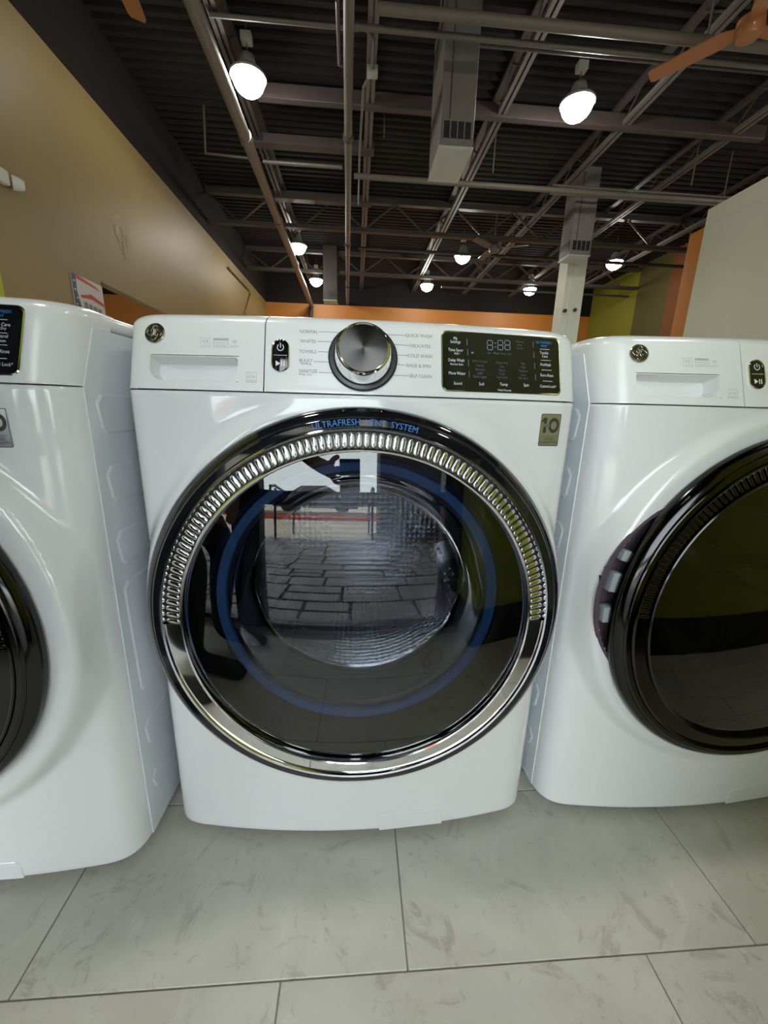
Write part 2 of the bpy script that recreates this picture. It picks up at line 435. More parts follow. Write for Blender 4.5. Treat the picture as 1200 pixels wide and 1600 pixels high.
def fin_mesh(m):
    if m.name in FINM: return FINM[m.name]
    bm = bmesh.new()     # pill-shaped bar lying radially along +x at radius .2735-.2955
    out = rrect(.2740, -.0041, .2958, .0041, .0038, 4); n = len(out)
    cx = .2849
    rings = []
    for sc, dy in ((1., .0), (1., -.0022), (.86, -.0042), (.55, -.0049)):
        ring = []
        for (x, z) in out:
            xx = cx+(x-cx)*(1-(1-sc)*.25); zz = z*sc
            yb = -.0315+(xx-.270)/.027*.006
            ring.append(bm.verts.new((xx, yb+dy+.004, zz)))
        rings.append(ring)
    for a, b in zip(rings, rings[1:]):
        for k in range(n): bm.faces.new((a[k], a[(k+1) % n], b[(k+1) % n], b[k]))
    bm.faces.new(rings[-1])
    bmesh.ops.recalc_face_normals(bm, faces=bm.faces)
    me = bpy.data.meshes.new('vent_fin'); bm.to_mesh(me); bm.free(); me.materials.append(m)
    me.polygons.foreach_set('use_smooth', [True]*len(me.polygons)); FINM[m.name] = me; return me
DGLASS = glass('door_glass', (.53, .55, .58), 2.0); BOWLG = glass('bowl_glass', (.93, .95, .97), 1.25)
DGLASSD = glass('dark_door_glass', (.20, .22, .21), 1.8)
def door(parent, ajar=0., dark=False, scale=1., dx=0., dz=0.):
    ringm = DCHROME if dark else CHROME
    d = lathe('door', [(.318, .0), (.3255, .0), (.329, -.003), (.3300, -.009), (.3275, -.017), (.3225, -.0235), (.3165, -.0275), (.3155, -.0270), (.3145, -.0285), (.312, -.0305), (.304, -.0305), (.3022, -.029), (.3020, -.012), (.318, -.006)],
              DCHROME if dark else BLACKG, parent, 160, closed=True)
    hinge = Vector((.30, -.055, 0)); cen = Vector((DC[0], -.055, DC[1]))
    c2 = Matrix.Rotation(ajar, 3, 'Z') @ (cen-hinge) + hinge; c2.z = DC[1]
    d.location = c2 + Vector((dx, 0, dz)); d.rotation_euler = (0, 0, ajar); d.scale = (scale,)*3
    lathe('outer_ring', [(.3020, -.022), (.3022, -.0315), (.3005, -.0335), (.298, -.0325), (.2968, -.0275), (.2968, -.02)], ringm, d, 160)
    lathe('inner_ring', [(.2735, -.022), (.2730, -.0330), (.2712, -.0345), (.2690, -.0335), (.2680, -.029), (.2680, -.015)], ringm, d, 160)
    lathe('ring_face', [(.2970, -.0285), (.2728, -.0292)], ringm, d, 90, PI, 2*PI)
    lathe('vent_channel', [(.2970, -.0205), (.2728, -.0255)], DKGREY, d, 90, 0, PI)
    me = fin_mesh(ringm); N = 86
    for i in range(N):
        a = (i+.5)/N*PI
        o = link('vent_fin', me, None, d, False); o.rotation_euler = (0, -a, 0)
    # tunnel behind the glass
    lathe('door_tunnel', [(.2685, -.012), (.262, -.004), (.250, .030), (.243, .052), (.238, .058)], BLACKT, d, 128)
    # glass, slightly domed
    R = 1.8; pr = []; rm = .2682; ye = -.0255
    for i in range(13):
        r_ = rm*(1-i/12); pr.append((r_, ye-(math.sqrt(R*R-r_*r_)-math.sqrt(R*R-rm*rm))))
    lathe('door_glass', pr, DGLASSD if dark else DGLASS, d, 128, auto=80)
    # inner bowl reaching into the drum
    lathe('glass_bowl', [(.222, .054), (.214, .075), (.200, .105), (.180, .130), (.150, .146), (.10, .155), (.05, .158), (0.0, .159)], BOWLG, d, 96, auto=80)
    # lettering along the top of the ring
    fl_ = Flat(); v, f_ = text2d('ULTRAFRESH  VENT  SYSTEM', .0145)
    rr = .3090
    pts = []
    for (x, z) in v:
        a = PI/2 - .012 - x*.80/rr; r2 = rr+z*.86; pts.append((r2*math.cos(a), -.0309, r2*math.sin(a)))
    o = from_py('lettering', pts, f_, PRINTB, d, smooth=False)
    # handle hook on the hinge-free side
    return d
def knob(parent):
    x, z = .0026, .8945
    base = panel(x, z); 
    nrm = Vector((0, -1, SL)).normalized()
    k = lathe('knob', [(.0500, .0), (.0500, -.003), (.0480, -.0045), (.0430, -.0045)], mat('knob_base', (.02, .022, .028), .2), parent, 72)
    k.location = base; k.rotation_euler = (-math.atan(SL), 0, 0)
    lathe('knob_body', [(.0425, -.002), (.0425, -.006), (.0412, -.008), (.0385, -.027), (.0376, -.0300), (.0358, -.0308)], CHROME, k, 72)
    lathe('knob_bezel', [(.0360, -.0306), (.0350, -.0328), (.0336, -.0316)], mat('gold_bezel', (.62, .60, .42), .15, 1.), k, 72)
    m = mat('brushed_cap', (.11, .105, .10), .24, 1.)
    nt = m.node_tree
    if 'done' not in m:
        m['done'] = 1
        b = nt.nodes['Principled BSDF']; tc = nt.nodes.new('ShaderNodeTexCoord'); sp = nt.nodes.new('ShaderNodeSeparateXYZ')
        b.inputs['Anisotropic'].default_value = .85
        tg = nt.nodes.new('ShaderNodeTangent'); tg.direction_type = 'RADIAL'; tg.axis = 'Y'
        nt.links.new(tg.outputs[0], b.inputs['Tangent'])
    lathe('knob_cap', [(.0338, -.0316), (.018, -.0319), (.0, -.0321)], m, k, 72)
    return k
def badge(parent):
    x, z = -.3005, .9215; n = Vector((-.0, -1, SL)).normalized()
    b = lathe('badge', [(.0150, 0), (.0150, -.0022), (.0140, -.0032), (.0128, -.0030), (.0124, -.0022), (.0, -.0022)], mat('badge_rim', (.50, .48, .40), .2, 1.), parent, 48)
    b.location = panel(x, z); b.rotation_euler = (-math.atan(SL), 0, math.atan(.1*x/.1764)*.9)
    lathe('badge_field', [(.0124, -.0023), (.0, -.0024)], mat('badge_dark', (.05, .045, .04), .3, .5), b, 40)
    bm = bmesh.new()
    def curve(pts, r=.00075):
        # smooth with catmull-rom
        P = [Vector((p_[0], -.0027, p_[1])) for p_ in pts]; out = []
        for i in range(len(P)-1):
            p0, p1, p2, p3 = P[max(i-1, 0)], P[i], P[i+1], P[min(i+2, len(P)-1)]
            for k in range(5):
                t = k/5; out.append(.5*((2*p1)+(p2-p0)*t+(2*p0-5*p1+4*p2-p3)*t*t+(3*p1-p0-3*p2+p3)*t**3))
        out.append(P[-1]); tube_bm(bm, out, r, 6)
    s = .001
    G = [(-1.2, 3.6), (-.6, 5.2), (-2.2, 6.2), (-4.6, 4.6), (-4.8, 1.6), (-2.8, .4), (-.8, 1.6), (-.4, 4.4), (-.6, .2), (-2.0, -4.4), (-4.2, -5.0), (-4.8, -3.2), (-2.6, -1.4), (.6, .4)]
    Eg = [(4.8, 3.2), (5.0, 5.0), (3.4, 6.0), (1.6, 4.8), (1.8, 2.4), (3.4, 1.4), (2.2, .8), (.8, -1.4), (1.4, -4.2), (3.4, -5.2), (5.2, -3.8), (4.8, -2.0), (3.6, -2.6)]
    for L in (G, Eg): curve([(a*s, c_*s) for a, c_ in L])
    for k in range(4):
        a = k*PI/2+PI/4*0
        curve([((8.2+1.2*math.sin(t*5))*s*math.cos(a+t-.45)*1.18, (8.2+1.2*math.sin(t*5))*s*math.sin(a+t-.45)*1.18) for t in (0, .2, .4, .6, .8, .95)], .0007)
    from_bm('monogram', bm, mat('badge_silver', (.62, .60, .54), .2, 1.), b, smooth=True)
def buttons(parent):
    x0, x1, z0, z1 = -.1292, -.1022, .8700, .9168
    def lp(s, off): 
        cx, cz = (x0+x1)/2, (z0+z1)/2
        return [panel(cx+(a-cx)*s, cz+(c_-cz)*(1-(1-s)*.58), off) for a, c_ in rrect(x0, z0, x1, z1, .0134, 8)]
    b = loops('button_panel', [lp(1, 0), lp(1, .0025), lp(.94, .0036), lp(.86, .003), lp(.83, .0012)], CHROME, parent, cap=False)
    loops('button_face', [lp(.84, .0008), lp(.83, .0022), lp(.70, .0026)], BLACKG, b)
    F = Flat(); cx = (x0+x1)/2
    F.arc(cx, .9045, .0050, .0011, PI*.5+.6, PI*2.5-.6); F.rect(cx-.0006, .9040, cx+.0006, .9105)
    F.rect(cx-.0095, .8932, cx+.0095, .8938)
    F.poly([(cx-.0062, .8860), (cx-.0062, .8780), (cx+.0002, .8820)])
    F.rect(cx+.0014, .8782, cx+.0032, .8858); F.rect(cx+.0048, .8782, cx+.0066, .8858)
    F.build('button_symbols', PRINTW, b, lambda x, z: panel(x, z, .0031))
def pocket(parent):
    cx, cz = (PKX0+PKX1)/2, (PKZ0+PKZ1)/2
    out = rrect(PKX0+.0012, PKZ0+.0012, PKX1-.0012, PKZ1-.0012, (.022, .022, .005, .005), 8)
    def rect_pt(x, z):
        dx, dz = x-cx, z-cz; hw, hh = (PKX1-PKX0)/2, (PKZ1-PKZ0)/2
        s = min(hw/abs(dx) if dx else 9, hh/abs(dz) if dz else 9); return (cx+dx*s, cz+dz*s)
    def lp(sx, sz, off): return [panel(cx+(x-cx)*sx, cz+(z-cz)*sz, off) for x, z in out]
    L0 = [panel(*rect_pt(x, z), .0004) for x, z in out]
    def deep(sx, sz, off, dz=0): return [panel(cx+(x-cx)*sx, cz+dz+(z-cz)*sz, off) for x, z in out]
    loops('drawer_handle', [L0, lp(1, 1, .0006), lp(.995, .985, -.001), deep(.985, .95, -.006), deep(.97, .88, -.018, .001), deep(.93, .78, -.024, .002), deep(.5, .4, -.027, .003)], WHITEP, parent, cap=True, auto=50)
def display(parent, variant=0):
    x0, x1, z0, z1 = .1195, .3110, .8528, .9378
    def lp(e, off): return [panel(a, c_, off) for a, c_ in rrect(x0-e, z0-e, x1+e, z1+e, .008+e, 5)]
    # dense loops so that the glass follows the bow
    d = loops('display', [lp(.0014, 0), lp(.0014, .0022), lp(.0004, .003), lp(-.0006, .0024), lp(-.0008, .001)], OLIVE if variant == 0 else CHROME, parent, cap=False)
    n = 24; v = []; f = []
    out = rrect(x0-.0006, z0-.0006, x1+.0006, z1+.0006, .0076, 5)
    for i in range(n+1):
        x = x0-.0006+(x1-x0+.0012)*i/n
        e = min(x-(x0-.0006), (x1+.0006)-x); rr = .0076
        ins = rr-math.sqrt(max(0, rr*rr-(rr-e)**2)) if e < rr else 0
        v += [panel(x, z0-.0006+ins, .0018), panel(x, z1+.0006-ins, .0018)]
    for i in range(n): f.append((2*i, 2*i+2, 2*i+3, 2*i+1))
    from_py('display_glass', v, f, BLACKG, d)
    W_, D_, B_, S_ = Flat(), Flat(), Flat(), Flat()
    def T(F, s, q, px, sx=1.): 
        x, z = panel_px(q); F.text(s, x, z, px*.00094/.70, sx)
    cr = lambda a, b: (690+a/6.316, 515+b/6.316)
    S1 = 4.3
    for s, a, b in (('My', 133, 98), ('Settings', 133, 131), ('Time Saver', 136, 207), ('Delay Wash', 142, 312), ('More Water', 150, 436), ('Sound', 158, 535)): T(W_, s, cr(a, b), 4.6, .82)
    for s, a, b in (('WiFi *', 150, 243), ('Remote Start', 146, 347)): T(W_, s, cr(a, b), 3.2, .85)
    for s, a, b in (('Soil', 390, 542), ('Temp', 608, 550), ('Spin', 830, 557)): T(W_, s, cr(a, b), 4.6, .9)
    T(W_, '*Hold 3 Seconds', cr(615, 603), 3.0, .8)
    if variant == 0:
        for s, a, b in (('Tumble', 1005, 236), ('Care', 1012, 269), ('PreWash', 1020, 353), ('Extra Rinse', 1032, 457), ('Control Lock*', 1045, 565)): T(W_, s, cr(a, b), 4.4, .82)
    else:
        for s, a, b in (('Tumble Care', 1005, 240), ('Control', 1030, 335), ('Extra Rinse', 1032, 457), ('Control Lock*', 1045, 560)): T(W_, s, cr(a, b), 4.6, .82)
        for s, a, b in (('Quick Dry', 1012, 275), ('Add Item', 1025, 372)): T(W_, s, cr(a, b), 3.4, .85)
    T(B_, 'ULTRAFRESH', cr(1000, 135), 4.2, .82); T(B_, 'VENT', cr(1003, 170), 3.6, .9)
    for b in (202, 310, 406, 515):
        x, z = panel_px(cr(1012+(b-202)*.09, b)); W_.rect(x-.0085, z-.0003, x+.0085, z+.0003)
    for b0, b1 in ((95, 160), (200, 262), (303, 370), (416, 478)):
        xa, za = panel_px(cr(240+b0*.07, b0)); xb, zb = panel_px(cr(240+b1*.07, b1)); S_.rect(xa-.0003, zb, xa+.0003, za)
        xa, za = panel_px(cr(890+b0*.07, b0+30)); xb, zb = panel_px(cr(890+b1*.07, b1+25)); S_.rect(xa-.0003, zb, xa+.0003, za)
    for a, L in ((375, (('Extra Heavy', 322), ('Heavy', 363), ('Normal', 400), ('Light', 436), ('Extra Light', 474))), (590, (('Extra Hot', 333), ('Hot', 371), ('Warm', 407), ('Cold', 443), ('Tap Cold', 480))), (800, (('Max', 342), ('High', 379), ('Medium', 415), ('Low', 452), ('No Spin', 488)))):
        for s, b in L: T(D_, s, cr(a, b), 3.9, .9)
    T(D_, 'Est   Wash  Rinse  Spin', cr(570, 246), 3.6, .85)
    for s, b in (('Washing', 130), ('Delay', 160), ('Locked', 190)): T(D_, s, cr(765, b), 3.2, .9)
    # clock digits 8:88 as seven-segment outlines
    for a in (472, 574, 644):
        x, z = panel_px(cr(a, 160)); w, h, t = .0042, .0070, .0010
        for (sx0, sz0, sx1, sz1) in ((-w, h-t/2, w, h+t/2), (-w, -t/2, w, t/2), (-w, -h-t/2, w, -h+t/2)): S_.rect(x+sx0+.0008, z+sz0, x+sx1-.0008, z+sz1)
        for sx in (-w, w):
            for a0, a1 in ((.0008, h-.0008), (-h+.0008, -.0008)): S_.rect(x+sx-t/2, z+a0, x+sx+t/2, z+a1)
    x, z = panel_px(cr(524, 160))
    for dz in (-.0028, .0028): S_.rect(x-.0007, z+dz-.0007, x+.0007, z+dz+.0007)
    x, z = panel_px(cr(300, 238))
    for r_ in (.0012, .0022, .0032): S_.arc(x, z-.0015, r_, .0006, PI*.25, PI*.75, 6)
    fn = lambda a, b: panel(a, b, .0022)
    W_.build('white_lettering', PRINTW, d, fn); D_.build('dim_lettering', PRINTD, d, fn); B_.build('blue_lettering', PRINTB, d, fn); S_.build('clock_segments', SEGM, d, fn)
def cycle_labels(parent):
    F = Flat()
    def T(s, q, px, sx=.95):
        x, z = panel_px(q); F.text(s, x, z, px*.00094/.70, sx)
    for s, q in (('NORMAL', (482.5, 518.5)), ('WHITES', (481.5, 533.5)), ('TOWELS', (481, 549.5)), ('BULKY', (478, 563.5)), ('SANITIZE', (481.5, 580)), ('QUICK WASH', (654.5, 525.5)), ('DELICATES', (656.5, 541)), ('COLD WASH', (656, 556.5)), ('RINSE & SPIN', (654, 572)), ('SELF CLEAN', (657, 588))): T(s, q, 5.0)
    T('Bedding', (478, 568.6), 3.4, 1.05); T('With Oxi', (477, 585.2), 3.4, 1.05)
    for (q0, q1) in (((498, 518.5), (537, 520)), ((496, 533.5), (522, 534.5)), ((497, 549.5), (516, 550.5)), ((490, 565), (515, 566)), ((498, 582), (520, 583)),
                     ((602, 523), (635, 524.5)), ((615, 538.5), (640, 540)), ((621, 555), (638, 555.7)), ((621, 570), (633, 570.6)), ((615, 586.5), (638, 587.5))):
        F.line([panel_px(q0), panel_px(q1)], .0007)
    F.build('cycle_lettering', INK, parent, lambda x, z: panel(x, z, .0005))
def drawer_labels(parent):
    F = Flat()
    F.frame(-.2325, .9035, -.2185, .9165, .0005); F.text('4.8', -.2255, .9115, .0072); F.text('cu. ft.', -.2255, .9062, .0034)
    F.frame(-.2135, .9035, -.1915, .9165, .0005); F.rect(-.2135, .9132, -.1915, .9165); F.text('ODOR BLOCK', -.2025, .9100, .0032); F.text('VENTING', -.2025, .9060, .0040)
    for r_ in (.0018, .0036, .0054): F.arc(-.1825, .9085, r_, .0010, PI*.25, PI*.75, 8)
    F.text('SMART', -.1825, .9050, .0042)
    F.frame(-.1640, .8555, -.1490, .8695, .0006); F.rect(-.1640, .8582, -.1490, .8588); F.text('ENERGY STAR', -.1565, .8568, .0020)
    F.arc(-.1565, .8610, .0052, .0006, .15, PI-.15, 10); F.text('energy', -.1570, .8625, .0042)
    F.build('drawer_lettering', INKL, parent, lambda x, z: panel(x, z, .0005))
def sticker(parent, m, sh=0.):
    x0, x1, z0, z1 = .2815, .3165, .7740, .8240
    front = lambda x, z, off=0.: Vector((x+sh, bow(x+sh)-off, z+sh*.5))
    def lp(e, off): return [front(a, c_, off) for a, c_ in rrect(x0+e, z0+e, x1-e, z1-e, .003, 4)]
    s = loops('warranty_sticker', [lp(0, -.0002), lp(0, .0009), lp(.0006, .0011)], m, parent, auto=30)
    F = Flat(); cx = (x0+x1)/2
    F.frame(x0+.0004, z0+.0004, x1-.0004, z1-.0004, .0007)
    F.rect(x0+.0052, .7945, x0+.0105, .8180); F.quad((x0+.0015, .8135), (x0+.0052, .8180), (x0+.0052, .8130), (x0+.0015, .8100))
    ro = .0117; N = 28
    for i in range(N):
        a, b = i/N*2*PI, (i+1)/N*2*PI
        P = lambda t, r_: (x0+.0232+r_*.80*math.cos(t), .80625+r_*math.sin(t)); F.quad(P(a, ro), P(b, ro), P(b, ro*.55), P(a, ro*.55))
    F.rect(x0+.003, z0+.0152, x1-.003, z0+.0156)
    F.text('LIMITED', cx, z0+.0112, .0056); F.text('WARRANTY', cx, z0+.0058, .0056)
    F.build('sticker_lettering', mat('sticker_ink', (.05, .048, .035), .5), s, lambda x, z: front(x, z, .0014))
    F2 = Flat(); F2.rect(x0+.0040, .8037, x0+.0160, .8087); F2.build('sticker_band', m, s, lambda x, z: front(x, z, .0016))
    F3 = Flat(); F3.text('YEAR', x0+.0100, .8062, .0056); F3.build('sticker_year', mat('sticker_ink', (.05, .048, .035)), s, lambda x, z: front(x, z, .0019))
def drum(parent):
    cx, cz = DC
    g = lathe('gasket', [(.243, .002), (.236, .006), (.224, .012), (.219, .030), (.205, .062), (.206, .070), (.214, .082)], GASKET, parent, 96, loc=(cx, 0, cz))
    lathe('blue_lip', [(.2455, -.004), (.2465, -.0075), (.2435, -.0105), (.2300, -.0095), (.2275, -.005), (.229, .001)], BLUE, g, 128)
    # drain hole low on the right
    a = -.80; dr = from_py('drain_hole', [(0, 0, 0)], [], None, g)
    bpy.data.objects.remove(dr, do_unlink=True)
    bm = bmesh.new(); c0 = Vector((.216*math.cos(a), .036, .216*math.sin(a)))
    ax = Vector((math.cos(a), .35, math.sin(a))).normalized(); t1 = Vector((-math.sin(a), 0, math.cos(a))); t2 = ax.cross(t1)
    r1 = [bm.verts.new(c0-ax*.007+(t1*math.cos(k/20*2*PI)*.026+t2*math.sin(k/20*2*PI)*.017)) for k in range(20)]
    r2 = [bm.verts.new(c0-ax*.004+(t1*math.cos(k/20*2*PI)*.021+t2*math.sin(k/20*2*PI)*.013)) for k in range(20)]
    for k in range(20): bm.faces.new((r1[k], r1[(k+1) % 20], r2[(k+1) % 20], r2[k]))
    bm.faces.new(r2); from_bm('drain_hole', bm, DKGREY, g)
    lathe('drum_lip', [(.2035, .078), (.2015, .074), (.1990, .078), (.201, .090), (.230, .100)], CHROME, parent, 96, loc=(cx, 0, cz))
    d = lathe('drum', [(.230, .100), (.258, .112), (.262, .13), (.262, .42), (.245, .445), (.10, .452), (0, .452)], DRUM, parent, 96, loc=(cx, 0, cz))
    for k, a in enumerate((math.radians(348), math.radians(192), math.radians(90))):
        bm = bmesh.new(); n = 10; rings = []
        for (yy, w, h) in ((.125, .012, .012), (.15, .036, .050), (.26, .036, .062), (.38, .036, .050), (.43, .012, .012)):
            ring = []
            for i in range(n+1):
                t = i/n; u = (t-.5)*2
                ring.append(bm.verts.new(((.262-h*(1-u*u)**.6), yy, u*w)))
            rings.append(ring)
        for p_, q in zip(rings, rings[1:]):
            for i in range(n): bm.faces.new((p_[i], p_[i+1], q[i+1], q[i]))
        # rows of raised dimples
        for r_ in range(7):
            for s in (-.5, 0, .5):
                yy = .17+r_*.033; u = s*.9; hh = .058
                bmesh.ops.create_icosphere(bm, subdivisions=1, radius=.0042, matrix=Matrix.Translation((.262-hh*(1-u*u)**.6, yy, u*.036)))
        v_ = from_bm('lifter_vane', bm, mat('vane_steel', (.88, .89, .90), .32, 1.), d, smooth=True); v_.rotation_euler = (0, -a, 0)
    # closed tub behind so no light leaks in around the drum
    lathe('tub', [(.286, -.04), (.286, .02), (.30, .06), (.30, .47), (0, .47)], BLACKT, parent, 64, loc=(cx, 0, cz))
RIBZ = ((.775, .835), (.668, .728), (.562, .622), (.318, .535), (.200, .258), (.098, .142))
def washer(loc, rz, label, variant):
    w = empty('washing_machine', loc, rz); tag(w, label, 'washing machine', 'front-load washing machines in the row')
    cabinet(w); front_panel(w, variant == 'right')
    box('top_panel', (-.352, .10, ZS+.0845), (.352, .70, ZS+.109), WHITEP, w, .010, 3)
    panel_mesh('dispenser_drawer', -.30, -.1396, True, False, True, WHITEP, w)
    fas = panel_mesh('control_panel', -.1378, .30, False, True, False, WHITEP, w)
    pocket(w); drawer_labels(w); badge(w); buttons(w); cycle_labels(w); knob(w); display(w, 0 if variant != 'left' else 1)
    sticker(w, PLATES if variant == 'left' else PLATE, -.024 if variant == 'left' else 0.)
    # service flap low on the front
    def ap(x, z, o_): return front(x, z, o_)
    x0, x1, z0, z1 = .046, .173, .0205, .0580
    N = 10; v = []; f = []
    for (e, o_) in ((0, -.0006), (0, .0003), (.0012, .0011)):
        ring = rrect(x0+e, z0, x1-e, z1-e, (.001, .001, .010, .010), 5)
        v.append([ap(a, c_, o_) for a, c_ in ring])
    loops('service_flap', v, WHITE, w, cap=True, auto=20)
    for sx in (-1, 1):
        for z0, z1 in RIBZ:
            bm = bmesh.new(); out = [(.050, z1-.012), (.062, z1), (.64, z1), (.64, z0), (.064, z0), (.056, z0+.008)]
            def ring(e, x):
                cy, cz = .34, (z0+z1)/2
                return [bm.verts.new((x*sx, y_+(e if y_ < .3 else -e), z_+(e if z_ < cz else -e))) for y_, z_ in out]
            a, b = ring(0, .3546), ring(.004, .3562)
            for i in range(6): bm.faces.new((a[i], a[(i+1) % 6], b[(i+1) % 6], b[i]))
            bm.faces.new(b)
            from_bm('side_rib', bm, SIDEW, w)
    drum(w)
    door(w, 0., variant != 'centre', {'centre': 1., 'left': .925, 'right': .965}[variant], 0., -.004 if variant == 'right' else 0.)
    if variant == 'right':
        def cres(e, off):
            P = []; a0, a1 = math.radians(146-e*400), math.radians(199+e*400)
            for q in range(25):
                t = q/24; a = a0+(a1-a0)*t; r_ = .310+(.030+e)*math.sin(PI*t)**.8; P.append(Vector((DC[0]+r_*math.cos(a), -.0535-off, DC[1]+r_*math.sin(a))))
            for q in range(25):
                t = 1-q/24; a = a0+(a1-a0)*t; P.append(Vector((DC[0]+.296*math.cos(a), -.0535-off, DC[1]+.296*math.sin(a))))
            return P
        rc = loops('handle_recess', [cres(.0065, -.0025), cres(.0050, .0010), cres(.0, .0012), cres(-.002, -.006), cres(-.004, -.024)], mat('plum_recess', (.10, .07, .09), .4), w, cap=True)
        for k, (a, h) in enumerate(((162, .020), (171, .036), (182, .030))):
            a = math.radians(a); r_ = .314
            c_ = Vector((DC[0]+r_*math.cos(a), -.0515, DC[1]+r_*math.sin(a)))
            o_ = box('latch_clip', (-.012, -.003, -h/2), (.008, .016, h/2), mat('clip_grey', (.34, .38, .40), .4), rc, .003); o_.location = c_; o_.rotation_euler = (0, -(a-PI), 0)
    for sx in (-.3, .3):
        for y_ in (.12, .62): tube('foot', [(sx, y_, 0), (sx, y_, ZB+.002)], .02, BLACKT, w, 12)
    return w
washer((0, 0, 0), 0, 'white front-load washer in the middle with the bright chrome ring around its door', 'centre')
washer((-.744, -.0525, 0), -.04, 'white front-load washer cut off by the left edge, only its right half showing', 'left')
washer((.7475, .018, 0), .042, 'white front-load washer on the right with a dark door and grey latch clips', 'right')
# ================================================================== CEILING THINGS
def lamp(x, y, z, lab, dia=.36, kids=True):
    l = empty('high_bay_lamp', (x, y, z)); tag(l, lab, 'ceiling lamp', 'round high-bay lamps under the roof deck')
    r = dia/2
    bm = bmesh.new()
    def disc(rz): 
        rings = [[bm.verts.new((rr*math.cos(k/32*2*PI), rr*math.sin(k/32*2*PI), zz)) for k in range(32)] for rr, zz in rz]
        for a, b in zip(rings, rings[1:]):
            for k in range(32): bm.faces.new((a[k], a[(k+1) % 32], b[(k+1) % 32], b[k]))
        return rings
    rg = disc([(r*.99, .004), (r*1.10, .0), (r*1.12, .02), (r*.9, .06), (r*.6, .09), (r*.4, .20), (.02, .21)])
    bm.faces.new(rg[-1]); from_bm('housing', bm, mat('lamp_housing', (.30, .30, .28), .5), l, auto=40)
    bm = bmesh.new(); rg = disc([(r*1.0*math.cos(a_), .004-r*.95*math.sin(a_)) for a_ in (0, .25, .5, .75, 1.0, 1.25, 1.45)]); bm.faces.new(rg[-1])
    from_bm('lens', bm, mat('lamp_lens', (1, 1, 1), .5, emit=((1.0, .97, .86), LAMP_STRENGTH)), l, smooth=True)
    tube('hanger', [(0, 0, .2), (0, 0, DECK-z+.02)], .006, STEELL, l, 6)
    box('canopy', (-.06, -.05, .31), (.06, .05, .40), mat('lamp_canopy', (.55, .55, .52), .5), l, .01)
    return l
LZ = 4.4
lamps = [((388, 122), 'bright round lamp beside the big silver pipe, nearest on the left'), ((902, 163), 'bright round lamp right of the square duct drop, nearest on the right'),
         ((466, 385), 'round lamp hanging against the silver pipe, halfway back'), ((723, 400), 'round lamp in the middle beside the far dark fan'),
         ((960, 410), 'round lamp at right between the white column and the partition'), ((494, 438), 'small round lamp at far left just past the silver pipe'),
         ((667, 446), 'smallest round lamp near the back wall above the knob'), ((828, 452), 'small round lamp near the back wall left of the white column')]
for q, lab in lamps:
    p_ = on(q, 2, LZ); lamp(p_.x, p_.y, p_.z, lab)
for x, y, lab in ((-1.3, .3, 'round lamp above the left washer, over the top of the picture'), (2.55, .3, 'round lamp above the right washer, over the top of the picture'), (6.9, 5.0, 'round lamp hidden behind the pale partition'),
                  (-6.5, 5.0, 'round lamp behind the tan wall, nearer one'), (-6.5, 10.0, 'round lamp behind the tan wall, farther one')): lamp(x, y, LZ, lab)
# open-web joists running front to back
def joist(x, lab):
    j = empty('roof_joist', (x, 0, 0)); tag(j, lab, 'joist', 'open-web joists under the deck')
    for s in (-1, 1): box('bottom_chord', (s*.034-.022, YB+.02, 4.585), (s*.034+.022, YF-.04, 4.635), STEELL if x > -1 else STEEL, j)
    box('top_chord', (-.05, YB+.02, 4.90), (.05, YF-.04, 4.945), STEEL, j)
    bm = bmesh.new(); y = YB+.3; i = 0; pts = []
    while y < YF-.3: pts.append((0, y, 4.61 if i % 2 else 4.92)); y += .42; i += 1
    for a, b in zip(pts, pts[1:]): tube_bm(bm, [a, b], .012, 5)
    from_bm('web', bm, STEEL, j)
for x, lab in ((-1.47, 'open-web joist just right of the silver pipe'), (.13, 'open-web joist just right of the vertical-looking sprinkler pipe'), (1.86, 'open-web joist right of the square duct drop'),
               (3.57, 'open-web joist passing behind the brown fan blade'), (5.15, 'open-web joist meeting the top of the pale partition'), (6.9, 'open-web joist beyond the pale partition')): joist(x, lab)
# girders across
def girder(y, z0, x0, x1, lab):
    g = empty('roof_girder', (0, y, 0)); tag(g, lab, 'girder', 'lattice girders across the room')
    box('bottom_chord', (x0, -.06, z0), (x1, .06, z0+.07), STEEL, g); box('top_chord', (x0, -.06, 4.80), (x1, .06, 4.89), STEEL, g)
    bm = bmesh.new(); x = x0; i = 0; pts = []
    while x < x1: pts.append((x, 0, z0+.05 if i % 2 else 4.82)); x += .62; i += 1
    for a, b in zip(pts, pts[1:]): tube_bm(bm, [a, b], .022, 5)
    from_bm('web', bm, STEEL, g)
girder(8.7, 4.29, -2.98, 8.05, 'lattice girder with zigzag webs halfway back')
girder(11.6, 4.33, -2.98, 8.05, 'lattice girder near the back wall')
def beam(name, q0, q1, z, h, lab, m=STEELB, t=.05):
    a = on(q0, 2, z); b = on(q1, 2, z); y = (a.y+b.y)/2
    return tag(box(name, (a.x, y-t, z), (b.x, y+t, z+h), m, None, .006, 1), lab, 'beam')
beam('cross_beam', (405, 164), (1200, 214), 4.56, .16, 'flat brown beam crossing behind the two nearest lamps')
beam('cross_beam', (396, 228), (584, 240), 4.56, .13, 'short brown beam between silver pipe and joist, nearer one', t=.08)
beam('cross_beam', (430, 314), (580, 320), 4.56, .13, 'short brown beam between silver pipe and joist, farther one', t=.08)
